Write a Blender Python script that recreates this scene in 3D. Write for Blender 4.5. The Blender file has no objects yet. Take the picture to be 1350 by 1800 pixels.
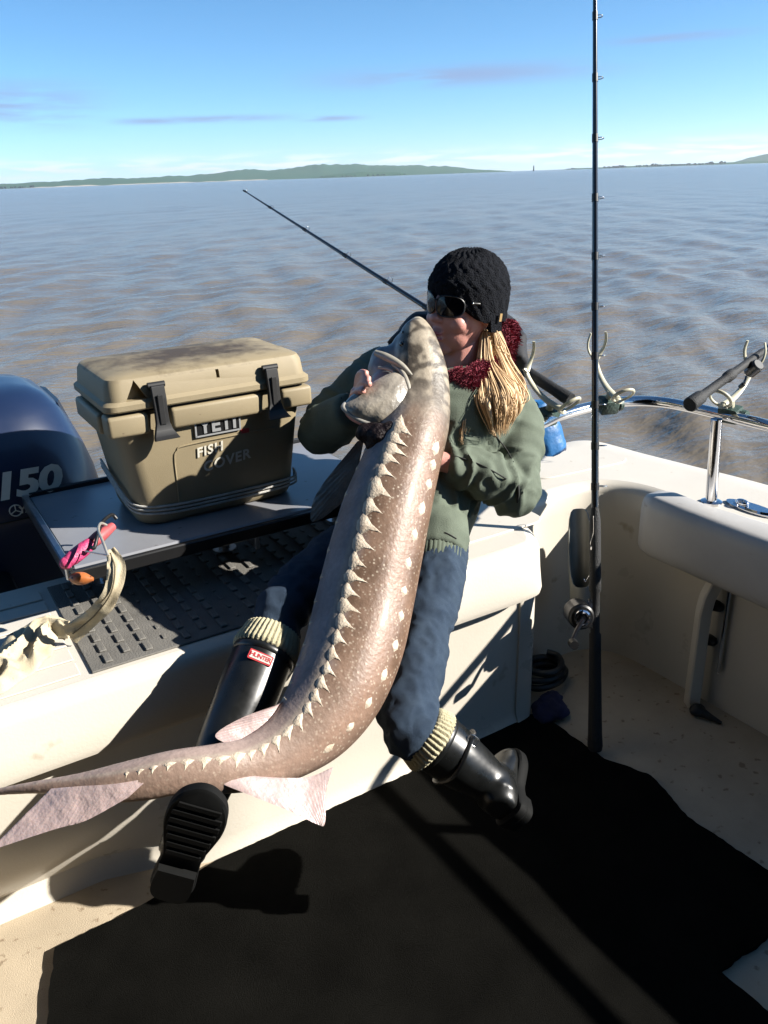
import bpy, bmesh, math, random
import numpy as np
from mathutils import Vector, Matrix, noise, Quaternion
R = math.radians
random.seed(7); np.random.seed(7)
S = bpy.context.scene
COL = S.collection

# ------------------------------------------------------------------ camera
F_PX, CAM_H = 1450.0, 1.55
PITCH, ROLL, YAW = R(22.2), R(1.95), R(31)
fw = Vector((math.sin(YAW)*math.cos(PITCH), math.cos(YAW)*math.cos(PITCH), -math.sin(PITCH)))
rt0 = Vector((math.cos(YAW), -math.sin(YAW), 0)); up0 = rt0.cross(fw)
rt = rt0*math.cos(ROLL) - up0*math.sin(ROLL)
up = up0*math.cos(ROLL) + rt0*math.sin(ROLL)
CAM = Vector((0, 0, CAM_H))
cd = bpy.data.cameras.new('camera'); cam = bpy.data.objects.new('camera', cd); COL.objects.link(cam)
cd.sensor_fit = 'VERTICAL'; cd.sensor_height = 24; cd.lens = F_PX/1800*24
cd.clip_start = 0.05; cd.clip_end = 20000
M = Matrix((rt, up, -fw)).transposed().to_4x4(); M.translation = CAM
cam.matrix_world = M
S.camera = cam
S.render.resolution_x, S.render.resolution_y = 768, 1024

def at(x, y, X=None, Y=None, Z=None, D=None):
    """point of the place seen at pixel (x, y) of the 1350x1800 photograph on a given plane"""
    d = fw + rt*((x-675)/F_PX) + up*((900-y)/F_PX)
    if X is not None: t = X/d.x
    elif Y is not None: t = Y/d.y
    elif Z is not None: t = (Z-CAM_H)/d.z
    else: t = D
    return CAM + d*t

# ------------------------------------------------------------------ sun and sky
SUN_D = Vector((-1.0, 0.77, -0.73)).normalized()          # direction the light travels
EL = math.asin(-SUN_D.z); AZ = math.atan2(-SUN_D.x, -SUN_D.y)
sl = bpy.data.lights.new('sun', 'SUN'); sl.energy = 5.0; sl.angle = R(0.53); sl.color = (1, 0.945, 0.86)
so = bpy.data.objects.new('sun', sl); COL.objects.link(so); so.location = (3, -3, 6)
so.rotation_euler = SUN_D.to_track_quat('-Z', 'Y').to_euler()
W = bpy.data.worlds.new('World'); S.world = W; W.use_nodes = True
wn, wl = W.node_tree.nodes, W.node_tree.links
for n in list(wn): wn.remove(n)
def N(nodes, t, **kw):
    n = nodes.new(t)
    for k, v in kw.items(): setattr(n, k, v)
    return n
def wmath(op, a, b=None, c=None):
    n = N(wn, 'ShaderNodeMath', operation=op)
    for i, v in enumerate((a, b, c)):
        if v is None: continue
        if isinstance(v, (int, float)): n.inputs[i].default_value = v
        else: wl.new(v, n.inputs[i])
    return n.outputs[0]
wo = N(wn, 'ShaderNodeOutputWorld'); wb = N(wn, 'ShaderNodeBackground')
sky = N(wn, 'ShaderNodeTexSky', sky_type='NISHITA', sun_disc=False)
sky.sun_elevation = EL; sky.sun_rotation = AZ; sky.altitude = 0
sky.air_density = 0.6; sky.dust_density = 0.0; sky.ozone_density = 6.0
hs = N(wn, 'ShaderNodeHueSaturation'); hs.inputs['Saturation'].default_value = 1.05; hs.inputs['Hue'].default_value = 0.488; hs.inputs['Value'].default_value = 1.0
wl.new(sky.outputs[0], hs.inputs['Color'])
tc = N(wn, 'ShaderNodeTexCoord'); sx = N(wn, 'ShaderNodeSeparateXYZ'); wl.new(tc.outputs['Generated'], sx.inputs[0])
az = wmath('ARCTAN2', sx.outputs[0], sx.outputs[1]); el = wmath('ARCSINE', sx.outputs[2])
cx = N(wn, 'ShaderNodeCombineXYZ'); wl.new(wmath('MULTIPLY', az, 6.0), cx.inputs[0]); wl.new(wmath('MULTIPLY', el, 60.0), cx.inputs[1])
def wnoise(scale, detail, w=0.0):
    n = N(wn, 'ShaderNodeTexNoise', noise_dimensions='4D'); wl.new(cx.outputs[0], n.inputs['Vector'])
    n.inputs['W'].default_value = w; n.inputs['Scale'].default_value = scale; n.inputs['Detail'].default_value = detail
    return n.outputs['Fac']
def wramp(v, a, b):
    n = N(wn, 'ShaderNodeMapRange', interpolation_type='SMOOTHSTEP'); wl.new(v, n.inputs[0])
    n.inputs[1].default_value = a; n.inputs[2].default_value = b
    return n.outputs[0]
def wband(v, c, h):                                        # 1 at c, 0 at distance h
    return wramp(wmath('ABSOLUTE', wmath('SUBTRACT', v, c)), h, 0.0)
wisp = wramp(wnoise(0.55, 5, 3.1), 0.54, 0.80)
high = wmath('MULTIPLY', wisp, wramp(el, R(2.2), R(4.0)))
def cloud_patch(px, py, daz, del_, w, lo=0.35, hi=0.62, sc=1.0):
    d = (at(px, py, D=1.0)-CAM).normalized()
    a, e = math.atan2(d.x, d.y), math.asin(d.z)
    m = wmath('MULTIPLY', wband(az, a, R(daz)), wband(el, e, R(del_)))
    return wmath('MULTIPLY', m, wramp(wnoise(sc, 5, w), lo, hi))
patches = [cloud_patch(10, 185, 8.0, 1.9, 8.3, .36, .60, 1.6), cloud_patch(810, 132, 13, .9, 1.7, .34, .58, 1.5),
           cloud_patch(380, 209, 7, .36, 2.2, .34, .56, 1.8), cloud_patch(265, 213, 3.5, .3, 4.4, .3, .5, 1.8), cloud_patch(585, 208, 3, .26, 5.1, .3, .5, 1.8),
           cloud_patch(1190, 66, 6, .35, 6.1)]
grey = patches[0]
for p in patches[1:]: grey = wmath('MAXIMUM', grey, p)
grey = wmath('MULTIPLY', grey, 0.75)
low = wmath('MULTIPLY', wramp(wnoise(3.0, 6, 9.0), 0.44, 0.58), wband(el, R(0.75), R(1.05)))
low = wmath('MULTIPLY', low, wramp(wnoise(0.35, 2, 12.0), 0.34, 0.56))
mx1 = N(wn, 'ShaderNodeMix', data_type='RGBA'); wl.new(grey, mx1.inputs[0]); wl.new(hs.outputs[0], mx1.inputs[6]); mx1.inputs[7].default_value = (1.75, 2.25, 3.7, 1)
mx2 = N(wn, 'ShaderNodeMix', data_type='RGBA'); wl.new(wmath('MULTIPLY', low, 1.0), mx2.inputs[0]); wl.new(mx1.outputs[2], mx2.inputs[6]); mx2.inputs[7].default_value = (6.2, 6.5, 6.9, 1)
wl.new(mx2.outputs[2], wb.inputs[0]); wb.inputs[1].default_value = 0.069
wl.new(wb.outputs[0], wo.inputs[0])
vs = S.view_settings; vs.view_transform = 'Standard'; vs.look = 'None'; vs.exposure = 1.45; vs.gamma = 1.0; vs.use_curve_mapping = False
S.render.engine = 'CYCLES'
S.cycles.max_bounces = 5; S.cycles.diffuse_bounces = 3; S.cycles.glossy_bounces = 3; S.cycles.transmission_bounces = 2; S.cycles.transparent_max_bounces = 8; S.cycles.caustics_reflective = False; S.cycles.caustics_refractive = False

# ------------------------------------------------------------------ materials
ALB = 0.62                                                 # scales every base colour down, to deepen shade against sun and sky
def mat(name, col, rough=0.5, metal=0.0, spec=0.5, var=0.0, vscale=12.0, col2=None, bump=0.0, bscale=60.0, bdet=4,
        coat=0.0, attr=None, trans=0.0, sss=0.0, rvar=0.0, spots=None, aniso=None, dots=None):
    if metal < .5:
        col = tuple(v*ALB for v in col); col2 = tuple(v*ALB for v in col2) if col2 else None
        if spots: spots = (spots[0], spots[1], tuple(v*ALB for v in spots[2]))
    m = bpy.data.materials.new(name); m.use_nodes = True
    nt = m.node_tree; nd, lk = nt.nodes, nt.links
    b = nd['Principled BSDF']
    b.inputs['Roughness'].default_value = rough; b.inputs['Metallic'].default_value = metal
    b.inputs['Specular IOR Level'].default_value = spec
    b.inputs['Coat Weight'].default_value = coat; b.inputs['Coat Roughness'].default_value = 0.08
    b.inputs['Transmission Weight'].default_value = trans
    if sss: b.inputs['Subsurface Weight'].default_value = sss; b.inputs['Subsurface Radius'].default_value = (0.012, 0.004, 0.002)
    c = (*col, 1); b.inputs['Base Color'].default_value = c
    tcn = N(nd, 'ShaderNodeTexCoord')
    out = None
    if attr:
        a = N(nd, 'ShaderNodeAttribute'); a.attribute_name = attr; out = a.outputs['Color']
    if var or col2:
        nz = N(nd, 'ShaderNodeTexNoise'); nz.inputs['Scale'].default_value = vscale; nz.inputs['Detail'].default_value = 6; nz.inputs['Roughness'].default_value = .62
        lk.new(tcn.outputs['Object'], nz.inputs['Vector'])
        mp = N(nd, 'ShaderNodeMapRange'); lk.new(nz.outputs['Fac'], mp.inputs[0]); mp.inputs[1].default_value = .3; mp.inputs[2].default_value = .7
        mx = N(nd, 'ShaderNodeMix', data_type='RGBA'); lk.new(mp.outputs[0], mx.inputs[0])
        if out:
            d = N(nd, 'ShaderNodeMix', data_type='RGBA', blend_type='MULTIPLY'); d.inputs[0].default_value = 1
            lk.new(out, d.inputs[6]); d.inputs[7].default_value = (1-var, 1-var, 1-var, 1)
            lk.new(d.outputs[2], mx.inputs[6]); lk.new(out, mx.inputs[7])
        else:
            c2 = col2 or tuple(v*(1-var) for v in col)
            mx.inputs[6].default_value = (*c2, 1); mx.inputs[7].default_value = c
        out = mx.outputs[2]
        if rvar:
            rm = N(nd, 'ShaderNodeMapRange'); lk.new(nz.outputs['Fac'], rm.inputs[0]); rm.inputs[1].default_value = .3; rm.inputs[2].default_value = .7
            rm.inputs[3].default_value = max(0, rough-rvar); rm.inputs[4].default_value = min(1, rough+rvar); lk.new(rm.outputs[0], b.inputs['Roughness'])
    if spots:                                              # (scale, threshold, colour)
        vo = N(nd, 'ShaderNodeTexNoise'); vo.inputs['Scale'].default_value = spots[0]; vo.inputs['Detail'].default_value = 3
        lk.new(tcn.outputs['Object'], vo.inputs['Vector'])
        mp2 = N(nd, 'ShaderNodeMapRange'); lk.new(vo.outputs['Fac'], mp2.inputs[0]); mp2.inputs[1].default_value = spots[1]; mp2.inputs[2].default_value = spots[1]+.06
        mx = N(nd, 'ShaderNodeMix', data_type='RGBA'); lk.new(mp2.outputs[0], mx.inputs[0])
        if out: lk.new(out, mx.inputs[6])
        else: mx.inputs[6].default_value = c
        mx.inputs[7].default_value = (*spots[2], 1); out = mx.outputs[2]
    if dots:                                               # (scale, radius, colour, mask attribute)
        vo = N(nd, 'ShaderNodeTexVoronoi'); vo.inputs['Scale'].default_value = dots[0]; lk.new(tcn.outputs['Object'], vo.inputs['Vector'])
        mp3 = N(nd, 'ShaderNodeMapRange'); lk.new(vo.outputs['Distance'], mp3.inputs[0]); mp3.inputs[1].default_value = dots[1]; mp3.inputs[2].default_value = dots[1]*.55
        fac = mp3.outputs[0]
        a2 = N(nd, 'ShaderNodeAttribute'); a2.attribute_name = dots[3]; mm = N(nd, 'ShaderNodeMath', operation='MULTIPLY'); lk.new(fac, mm.inputs[0]); lk.new(a2.outputs['Fac'], mm.inputs[1]); fac = mm.outputs[0]
        mx = N(nd, 'ShaderNodeMix', data_type='RGBA'); lk.new(fac, mx.inputs[0])
        if out: lk.new(out, mx.inputs[6])
        else: mx.inputs[6].default_value = c
        mx.inputs[7].default_value = (*(v*ALB for v in dots[2]), 1); out = mx.outputs[2]
    if out: lk.new(out, b.inputs['Base Color'])
    if bump:
        nb = N(nd, 'ShaderNodeTexNoise'); nb.inputs['Scale'].default_value = bscale; nb.inputs['Detail'].default_value = bdet
        vec = tcn.outputs['Object']
        if aniso:
            mpg = N(nd, 'ShaderNodeMapping'); mpg.inputs['Scale'].default_value = aniso; lk.new(vec, mpg.inputs['Vector']); vec = mpg.outputs[0]
        lk.new(vec, nb.inputs['Vector'])
        bp = N(nd, 'ShaderNodeBump'); bp.inputs['Strength'].default_value = bump; bp.inputs['Distance'].default_value = .01
        lk.new(nb.outputs['Fac'], bp.inputs['Height']); lk.new(bp.outputs[0], b.inputs['Normal'])
    return m

# ------------------------------------------------------------------ object helpers
BASE = {}
def thing(name, loc, label, cat, group=None):
    o = bpy.data.objects.new(name, None); COL.objects.link(o); o.location = loc; o.empty_display_size = .05
    BASE[o.name] = Vector(loc)
    return tag(o, label, cat, group)
def tag(o, label=None, cat=None, group=None, kind=None):
    if label: o['label'] = label
    if cat: o['category'] = cat
    if group: o['group'] = group
    if kind: o['kind'] = kind
    return o
def link(name, me, m=None, parent=None, smooth=35):
    """links a mesh given in place coordinates; a child is expressed relative to its root"""
    o = bpy.data.objects.new(name, me); COL.objects.link(o)
    if m and not me.materials: me.materials.append(m)
    if parent is not None:
        b = BASE[parent.name]; BASE[o.name] = b
        me.transform(Matrix.Translation(-b)); o.parent = parent
    else: BASE[o.name] = Vector((0, 0, 0))
    if smooth:
        me.shade_smooth(); me.set_sharp_from_angle(angle=R(smooth))
    return o
def obj(name, bm, m=None, parent=None, smooth=35):
    me = bpy.data.meshes.new(name)
    bmesh.ops.recalc_face_normals(bm, faces=bm.faces)
    bm.to_mesh(me); bm.free()
    return link(name, me, m, parent, smooth)
def root_at(o, loc):
    """gives a single-mesh thing its own origin"""
    loc = Vector(loc); o.data.transform(Matrix.Translation(-loc)); o.location = loc; BASE[o.name] = loc
    return o
def pydata(name, v, f, m=None, parent=None, smooth=35):
    me = bpy.data.meshes.new(name); me.from_pydata([tuple(p) for p in v], [], f); me.update()
    return link(name, me, m, parent, smooth)

def frame(t, ref=Vector((0, 0, 1))):
    t = t.normalized(); s = t.cross(ref)
    if s.length < 1e-4: s = t.cross(Vector((1, 0, 0)))
    s.normalize(); return s, s.cross(t).normalized()
def catmull(pts, n):
    """smooth resampling of a list of Vectors (any dimension through Vector/float tuples)"""
    P = [np.array(p, float) for p in pts]; out = []
    P = [2*P[0]-P[1]] + P + [2*P[-1]-P[-2]]
    for i in range(1, len(P)-2):
        for k in range(n):
            t = k/n
            out.append(.5*((2*P[i]) + (-P[i-1]+P[i+1])*t + (2*P[i-1]-5*P[i]+4*P[i+1]-P[i+2])*t*t + (-P[i-1]+3*P[i]-3*P[i+1]+P[i+2])*t**3))
    out.append(P[-2]); return out
def loft(bm, rings, cap=True, closed=True):
    """rings: lists of Vectors with equal length"""
    vs = [[bm.verts.new(p) for p in r] for r in rings]; n = len(rings[0])
    for a, b in zip(vs, vs[1:]):
        for i in range(n if closed else n-1):
            j = (i+1) % n
            try: bm.faces.new((a[i], a[j], b[j], b[i]))
            except ValueError: pass
    if cap and closed:
        for r in (vs[0], vs[-1]):
            try: bm.faces.new(r)
            except ValueError: pass
    return vs
def tube(bm, pts, r, n=10, cap=True, flat=1.0, ref=None):
    pts = [Vector(p) for p in pts]; k = len(pts)
    rr = r if isinstance(r, (list, tuple)) else [r]*k
    tang = [(pts[min(i+1, k-1)]-pts[max(i-1, 0)]).normalized() for i in range(k)]
    s, u = frame(tang[0], ref or Vector((0, 0, 1)))
    rings = []
    for i in range(k):
        if i:
            s = (s - tang[i]*s.dot(tang[i])).normalized(); u = s.cross(tang[i]).normalized()
        rings.append([pts[i]+s*(math.cos(a)*rr[i])+u*(math.sin(a)*rr[i]*flat) for a in [2*math.pi*q/n for q in range(n)]])
    return loft(bm, rings, cap)
def stube(bm, pts, r, n=10, sub=6, **kw):
    """tube through a smoothed path; r scalar or list per control point"""
    rr = r if isinstance(r, (list, tuple)) else [r]*len(pts)
    q = catmull([(*p, w) for p, w in zip(pts, rr)], sub)
    return tube(bm, [Vector(x[:3]) for x in q], [max(1e-4, float(x[3])) for x in q], n, **kw)
def box(bm, lo, hi, bev=0.0, seg=2, mtx=None):
    r = bmesh.ops.create_cube(bm, size=1.0); vs_ = r['verts']
    lo, hi = Vector(lo), Vector(hi)
    for v in vs_: v.co = Vector([(lo[i]+hi[i])/2 + v.co[i]*(hi[i]-lo[i]) for i in range(3)])
    if bev:
        es = list({e for v in vs_ for e in v.link_edges})
        g = bmesh.ops.bevel(bm, geom=es, offset=bev, segments=seg, profile=.5, affect='EDGES')
        vs_ = list({v for f in g['faces'] for v in f.verts} | {v for v in vs_ if v.is_valid})
    if mtx is not None:
        for v in vs_: v.co = mtx @ v.co
    return vs_
def prism(bm, poly, z0, z1):
    """poly: list of (x, y); vertical prism"""
    a = [bm.verts.new((p[0], p[1], z0)) for p in poly]; b = [bm.verts.new((p[0], p[1], z1)) for p in poly]
    n = len(poly)
    bm.faces.new(a); bm.faces.new(b)
    for i in range(n): bm.faces.new((a[i], a[(i+1) % n], b[(i+1) % n], b[i]))
    return a, b
def ellipsoid(bm, c, r, rot=None, u=20, v=12):
    m = Matrix.Translation(Vector(c)) @ ((rot.to_4x4()) if rot is not None else Matrix.Identity(4)) @ Matrix.Diagonal((*r, 1))
    return bmesh.ops.create_uvsphere(bm, u_segments=u, v_segments=v, radius=1, matrix=m)['verts']
def rrect(w, h, r, n=5):
    out = []
    for cx_, cy_, a0 in ((w/2-r, h/2-r, 0), (-w/2+r, h/2-r, 90), (-w/2+r, -h/2+r, 180), (w/2-r, -h/2+r, 270)):
        for i in range(n+1):
            a = R(a0+90*i/n); out.append((cx_+r*math.cos(a), cy_+r*math.sin(a)))
    return out
def evaluated(o):
    dg = bpy.context.evaluated_depsgraph_get(); return bpy.data.meshes.new_from_object(o.evaluated_get(dg))
def remeshed(bm, voxel, smooth=6, fac=.5):
    me = bpy.data.meshes.new('tmp'); bm.to_mesh(me); bm.free()
    o = bpy.data.objects.new('tmp', me); COL.objects.link(o)
    r = o.modifiers.new('r', 'REMESH'); r.mode = 'VOXEL'; r.voxel_size = voxel
    if smooth:
        s_ = o.modifiers.new('s', 'SMOOTH'); s_.iterations = smooth; s_.factor = fac
    out = evaluated(o); bpy.data.objects.remove(o); bpy.data.meshes.remove(me)
    return out
def boolean(bm_a, cutters):
    me = bpy.data.meshes.new('tmp'); bmesh.ops.recalc_face_normals(bm_a, faces=bm_a.faces); bm_a.to_mesh(me); bm_a.free()
    o = bpy.data.objects.new('tmp', me); COL.objects.link(o); tmp = []
    for c in cutters:
        mc = bpy.data.meshes.new('tc'); bmesh.ops.recalc_face_normals(c, faces=c.faces); c.to_mesh(mc); c.free()
        oc = bpy.data.objects.new('tc', mc); COL.objects.link(oc); tmp.append(oc)
        b = o.modifiers.new('b', 'BOOLEAN'); b.operation = 'DIFFERENCE'; b.object = oc; b.solver = 'EXACT'
    out = evaluated(o); bpy.data.objects.remove(o)
    for t in tmp: bpy.data.objects.remove(t)
    return out
def text_obj(name, s, size, m, parent, origin, xdir, ydir, extrude=.001, shear=0.0, offset=0.0, spacing=1.0, align='CENTER', xs=1.0):
    cu = bpy.data.curves.new('txt', 'FONT'); cu.body = s; cu.size = size; cu.extrude = extrude; cu.shear = shear; cu.offset = offset
    cu.space_character = spacing; cu.align_x = align; cu.align_y = 'CENTER'; cu.resolution_u = 3
    o = bpy.data.objects.new('txt', cu); COL.objects.link(o); me = evaluated(o); bpy.data.objects.remove(o); bpy.data.curves.remove(cu)
    xd = Vector(xdir).normalized(); yd = Vector(ydir); yd = (yd-xd*yd.dot(xd)).normalized(); zd = xd.cross(yd)
    m4 = Matrix((xd*xs, yd, zd)).transposed().to_4x4(); m4.translation = Vector(origin); me.transform(m4); me.name = name
    me.materials.clear()
    return link(name, me, m, parent, 30)
def displace(me, fn):
    me.update(); co = np.empty(len(me.vertices)*3); me.vertices.foreach_get('co', co); co = co.reshape(-1, 3)
    no = np.empty(len(me.vertices)*3); me.vertices.foreach_get('normal', no); no = no.reshape(-1, 3)
    for i in range(len(co)): co[i] += no[i]*fn(co[i], no[i])
    me.vertices.foreach_set('co', co.ravel()); me.update()
def paint(me, fn, name='Col'):
    a = me.color_attributes.new(name, 'FLOAT_COLOR', 'POINT')
    buf = np.empty((len(me.vertices), 4)); buf[:, 3] = 1
    for i, v in enumerate(me.vertices): buf[i, :3] = np.array(fn(v.co, v.normal))*ALB
    a.data.foreach_set('color', buf.ravel())
def sstep(a, b, x):
    t = min(1, max(0, (x-a)/(b-a))); return t*t*(3-2*t)
# ------------------------------------------------------------------ water
WZ = -0.42
M_water = mat('river_water', (0.235, 0.195, 0.142), rough=0.19, spec=0.5, var=.25, vscale=.12)
def water_bump(m):
    nd, lk = m.node_tree.nodes, m.node_tree.links
    b = nd['Principled BSDF']; b.inputs['IOR'].default_value = 1.333; b.inputs['Specular IOR Level'].default_value = .42
    g = N(nd, 'ShaderNodeNewGeometry'); prev = None
    for sc, st, dist, asp in ((1.6, .5, .09, .45), (5.5, .85, .040, .40), (17, .7, .012, .5)):
        mp = N(nd, 'ShaderNodeMapping'); mp.inputs['Rotation'].default_value = (0, 0, R(-40)); mp.inputs['Scale'].default_value = (asp, 1, 1)
        lk.new(g.outputs['Position'], mp.inputs['Vector'])
        n = N(nd, 'ShaderNodeTexNoise'); n.inputs['Scale'].default_value = sc; n.inputs['Detail'].default_value = 2.5; n.inputs['Roughness'].default_value = .6
        lk.new(mp.outputs[0], n.inputs['Vector'])
        bp = N(nd, 'ShaderNodeBump'); bp.inputs['Strength'].default_value = st; bp.inputs['Distance'].default_value = dist
        lk.new(n.outputs['Fac'], bp.inputs['Height'])
        if prev: lk.new(prev, bp.inputs['Normal'])
        prev = bp.outputs[0]
    lk.new(prev, b.inputs['Normal'])
water_bump(M_water)
def build_water():
    c0 = math.degrees(YAW)
    angs = list(np.arange(c0-50, c0+48, .26)) + list(np.arange(c0+48, c0+310, 4.0))
    rad = [1.0]
    while rad[-1] < 6000: rad.append(rad[-1]*1.0125+.004)
    A = np.radians(np.array(angs)); Rr = np.array(rad)
    X = np.outer(Rr, np.sin(A)); Y = np.outer(Rr, np.cos(A))
    Z = np.zeros_like(X); rs = np.random.RandomState(3)
    sp = np.maximum(Rr*.0125, Rr*np.radians(.26))[:, None]
    for i in range(64):
        lam = 0.45*(1.095**i) if i < 36 else .7*(1.11**(i-34))
        th = R(-38)+rs.normal(0, .45); k = 2*math.pi/lam
        amp = .0075*lam**.85 if lam < 4 else .0245*(4/lam)**1.0
        fade = np.clip((lam/sp-2.2)/2.5, 0, 1)
        ph = k*(X*math.sin(th)+Y*math.cos(th))+rs.uniform(0, 6.28)
        Z += amp*(.90 if lam < 1.2 else .50 if lam < 2.2 else .24)*fade*(np.sin(ph)+.22*np.cos(2*ph))
    n, m = X.shape
    v = np.stack([X, Y, Z+WZ], -1).reshape(-1, 3)
    idx = np.arange(n*m).reshape(n, m); nx = np.roll(idx, -1, 1)
    f = np.stack([idx[:-1], nx[:-1], nx[1:], idx[1:]], -1).reshape(-1, 4)
    me = bpy.data.meshes.new('water'); me.vertices.add(len(v)); me.vertices.foreach_set('co', v.ravel())
    me.loops.add(f.size); me.loops.foreach_set('vertex_index', f.ravel().astype(np.int32))
    me.polygons.add(len(f)); me.polygons.foreach_set('loop_start', np.arange(0, f.size, 4, dtype=np.int32))
    me.update(calc_edges=True); me.validate()
    o = link('water', me, M_water, None, 0); me.shade_smooth()
    tag(o, kind='structure')
build_water()

# ------------------------------------------------------------------ far shore
M_hill = mat('far_hill_scrub', (0.028, 0.110, 0.060), rough=.95, spec=.1, col2=(.050, .125, .060), vscale=.012, var=.3)
M_beach = mat('far_beach', (0.50, 0.46, 0.38), rough=.9, var=.2, vscale=.05)
M_wood = mat('far_trees', (0.014, 0.034, 0.022), rough=.95, spec=.1, var=.4, vscale=.2)
def hy(x): return 331.0-0.0345*x
def far(px, dist, h):
    d = at(px, hy(px), D=1.0)-CAM; d.z = 0; d.normalize()
    return Vector((d.x*dist, d.y*dist, WZ+h))
def far_land(name, prof, dist, depth, label, rough=.25, foot=1.0):
    v, f, rows = [], [], 9
    xs = np.arange(prof[0][0], prof[-1][0]+.1, 4.0); hp = np.interp(xs, [p[0] for p in prof], [p[1] for p in prof])
    for i, (x, h) in enumerate(zip(xs, hp)):
        for r in range(rows):
            t = r/(rows-1); sh = math.sin(min(1, t/.7)*math.pi/2) if t < .7 else 1-(t-.7)*1.6
            dd = dist+depth*t
            k = 1+rough*(noise.noise(Vector((x*.022, t*3, 1.7)))*1.3+noise.noise(Vector((x*.09, t*6, 4.1)))*.7)*(.35+.65*t)
            v.append(far(x, dd, max(-1, h/F_PX*dd*1.10*sh*k - (1.5 if r == 0 else 0))))
    for i in range(len(xs)-1):
        for r in range(rows-1):
            a = i*rows+r; f.append((a, a+rows, a+rows+1, a+1))
    o = pydata(name, v, f, M_hill, None, 60); tag(o, kind='structure'); return o
far_land('hills', [(-420, 5), (-200, 8), (0, 6), (100, 8), (250, 10), (330, 9), (400, 12), (480, 14), (570, 17.5), (650, 15.5), (720, 14), (800, 8), (860, 3), (900, .3)], 2600, 700, '')
far_land('point_of_land', [(545, .5), (580, 4), (640, 6.5), (700, 5), (720, .5)], 2250, 120, '')
far_land('spit', [(985, .2), (1010, 1.6), (1040, 1.5), (1120, 2.4), (1200, 2.2), (1300, 2.6), (1420, 3), (1600, 2)], 2400, 150, '')
far_land('headland', [(1280, .3), (1310, 6), (1345, 11), (1420, 16), (1520, 12), (1650, 2)], 3200, 400, '')
def beach(x0, x1, dist):
    v, f = [], []
    for i in range(41):
        x = x0+(x1-x0)*i/40; w = max(.05, .75+1.6*noise.noise(Vector((x*.03, 3, 0))))
        v += [far(x, dist, -.5), far(x, dist+4, 2.3*w), far(x, dist+30, 2.4*w)]
    for i in range(40):
        for r in range(2): f.append((3*i+r, 3*i+3+r, 3*i+4+r, 3*i+1+r))
    tag(pydata('beach', v, f, M_beach, None, 60), kind='structure')
beach(40, 470, 2590)
def wood(x0, x1, dist, hmax, n, seed):
    rs = random.Random(seed); bm = bmesh.new()
    for i in range(n):
        x = rs.uniform(x0, x1); d = dist+rs.uniform(0, 60); h = hmax*rs.uniform(.45, 1)*(.6+.8*abs(noise.noise(Vector((x*.05, seed, 0)))))
        p = far(x, d, 1.0); r = h*rs.uniform(.35, .7)
        vs_ = bmesh.ops.create_icosphere(bm, subdivisions=2, radius=1, matrix=Matrix.Translation(p+Vector((0, 0, h*.5))) @ Matrix.Diagonal((r, r, h*.55, 1)))['verts']
        for v in vs_: v.co += Vector((rs.uniform(-1, 1), rs.uniform(-1, 1), rs.uniform(-1, 1)))*r*.18
    return bm
tag(obj('far_trees', wood(1060, 1100, 2400, 7, 40, 2), M_wood), 'dark clump of trees low on the right horizon beside the tall rod', 'trees', kind='stuff')
tag(obj('far_trees', wood(1115, 1200, 2400, 7.5, 70, 3), M_wood), 'dark line of trees on the far spit, middle of the right horizon', 'trees', kind='stuff')
tag(obj('far_trees', wood(1200, 1275, 2400, 7, 50, 8), M_wood), 'dark line of trees on the far spit nearest the right headland', 'trees', kind='stuff')
tag(obj('far_trees', wood(995, 1012, 2400, 4, 14, 5), M_wood), 'tiny dark islet of trees on the horizon left of the tall rod', 'trees', kind='stuff')
tag(obj('far_trees', wood(-120, 60, 2585, 8, 90, 6), M_wood), 'dark trees along the far shore at the left edge', 'trees', kind='stuff')
tag(obj('far_trees', wood(560, 715, 2245, 5, 110, 7), M_wood), 'dark trees on the low point in front of the green hills', 'trees', kind='stuff')
bm = bmesh.new(); p = far(938, 1800, 0); tube(bm, [p, p+Vector((0, 0, 7))], [1.6, .9], 8); tube(bm, [p+Vector((0, 0, 7)), p+Vector((0, 0, 11))], [1.4, .3], 8)
tag(root_at(obj('channel_marker', bm, M_wood), p), 'tiny dark channel marker standing alone on the horizon', 'marker')

# ------------------------------------------------------------------ the boat
M_gel = mat('cream_gelcoat', (0.82, 0.76, 0.65), rough=.32, spec=.5, var=.07, vscale=3.0, bump=.05, bscale=160, rvar=.10, spots=(9.0, .70, (.56, .48, .36)))
M_deck = mat('cream_deck', (0.82, 0.77, 0.68), rough=.5, spec=.4, var=.08, vscale=4.0, bump=.10, bscale=420, spots=(26.0, .71, (.55, .47, .36)))
M_floor = mat('speckled_cockpit_floor', (0.70, 0.58, 0.42), rough=.6, spec=.35, var=.22, vscale=5.5, bump=.25, bscale=350, spots=(34.0, .64, (.36, .27, .18)))
M_vinyl = mat('white_vinyl', (0.62, 0.60, 0.57), rough=.48, spec=.4, var=.10, vscale=8.0, bump=.06, bscale=700, spots=(30.0, .70, (.40, .37, .34)))
M_steel = mat('polished_stainless', (0.62, 0.62, 0.64), rough=.12, metal=1.0, var=.1, vscale=30, rvar=.06)
M_black = mat('black_plastic', (0.012, 0.012, 0.013), rough=.42, var=.3, vscale=40)
M_rubmat = mat('grey_tread_rubber', (0.21, 0.20, 0.18), rough=.85, var=.3, vscale=14, bump=.3, bscale=240)
boat = thing('boat', (0.3, 0.3, 0), 'cream fibreglass fishing boat, its stern corner filling the lower picture', 'boat')
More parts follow.
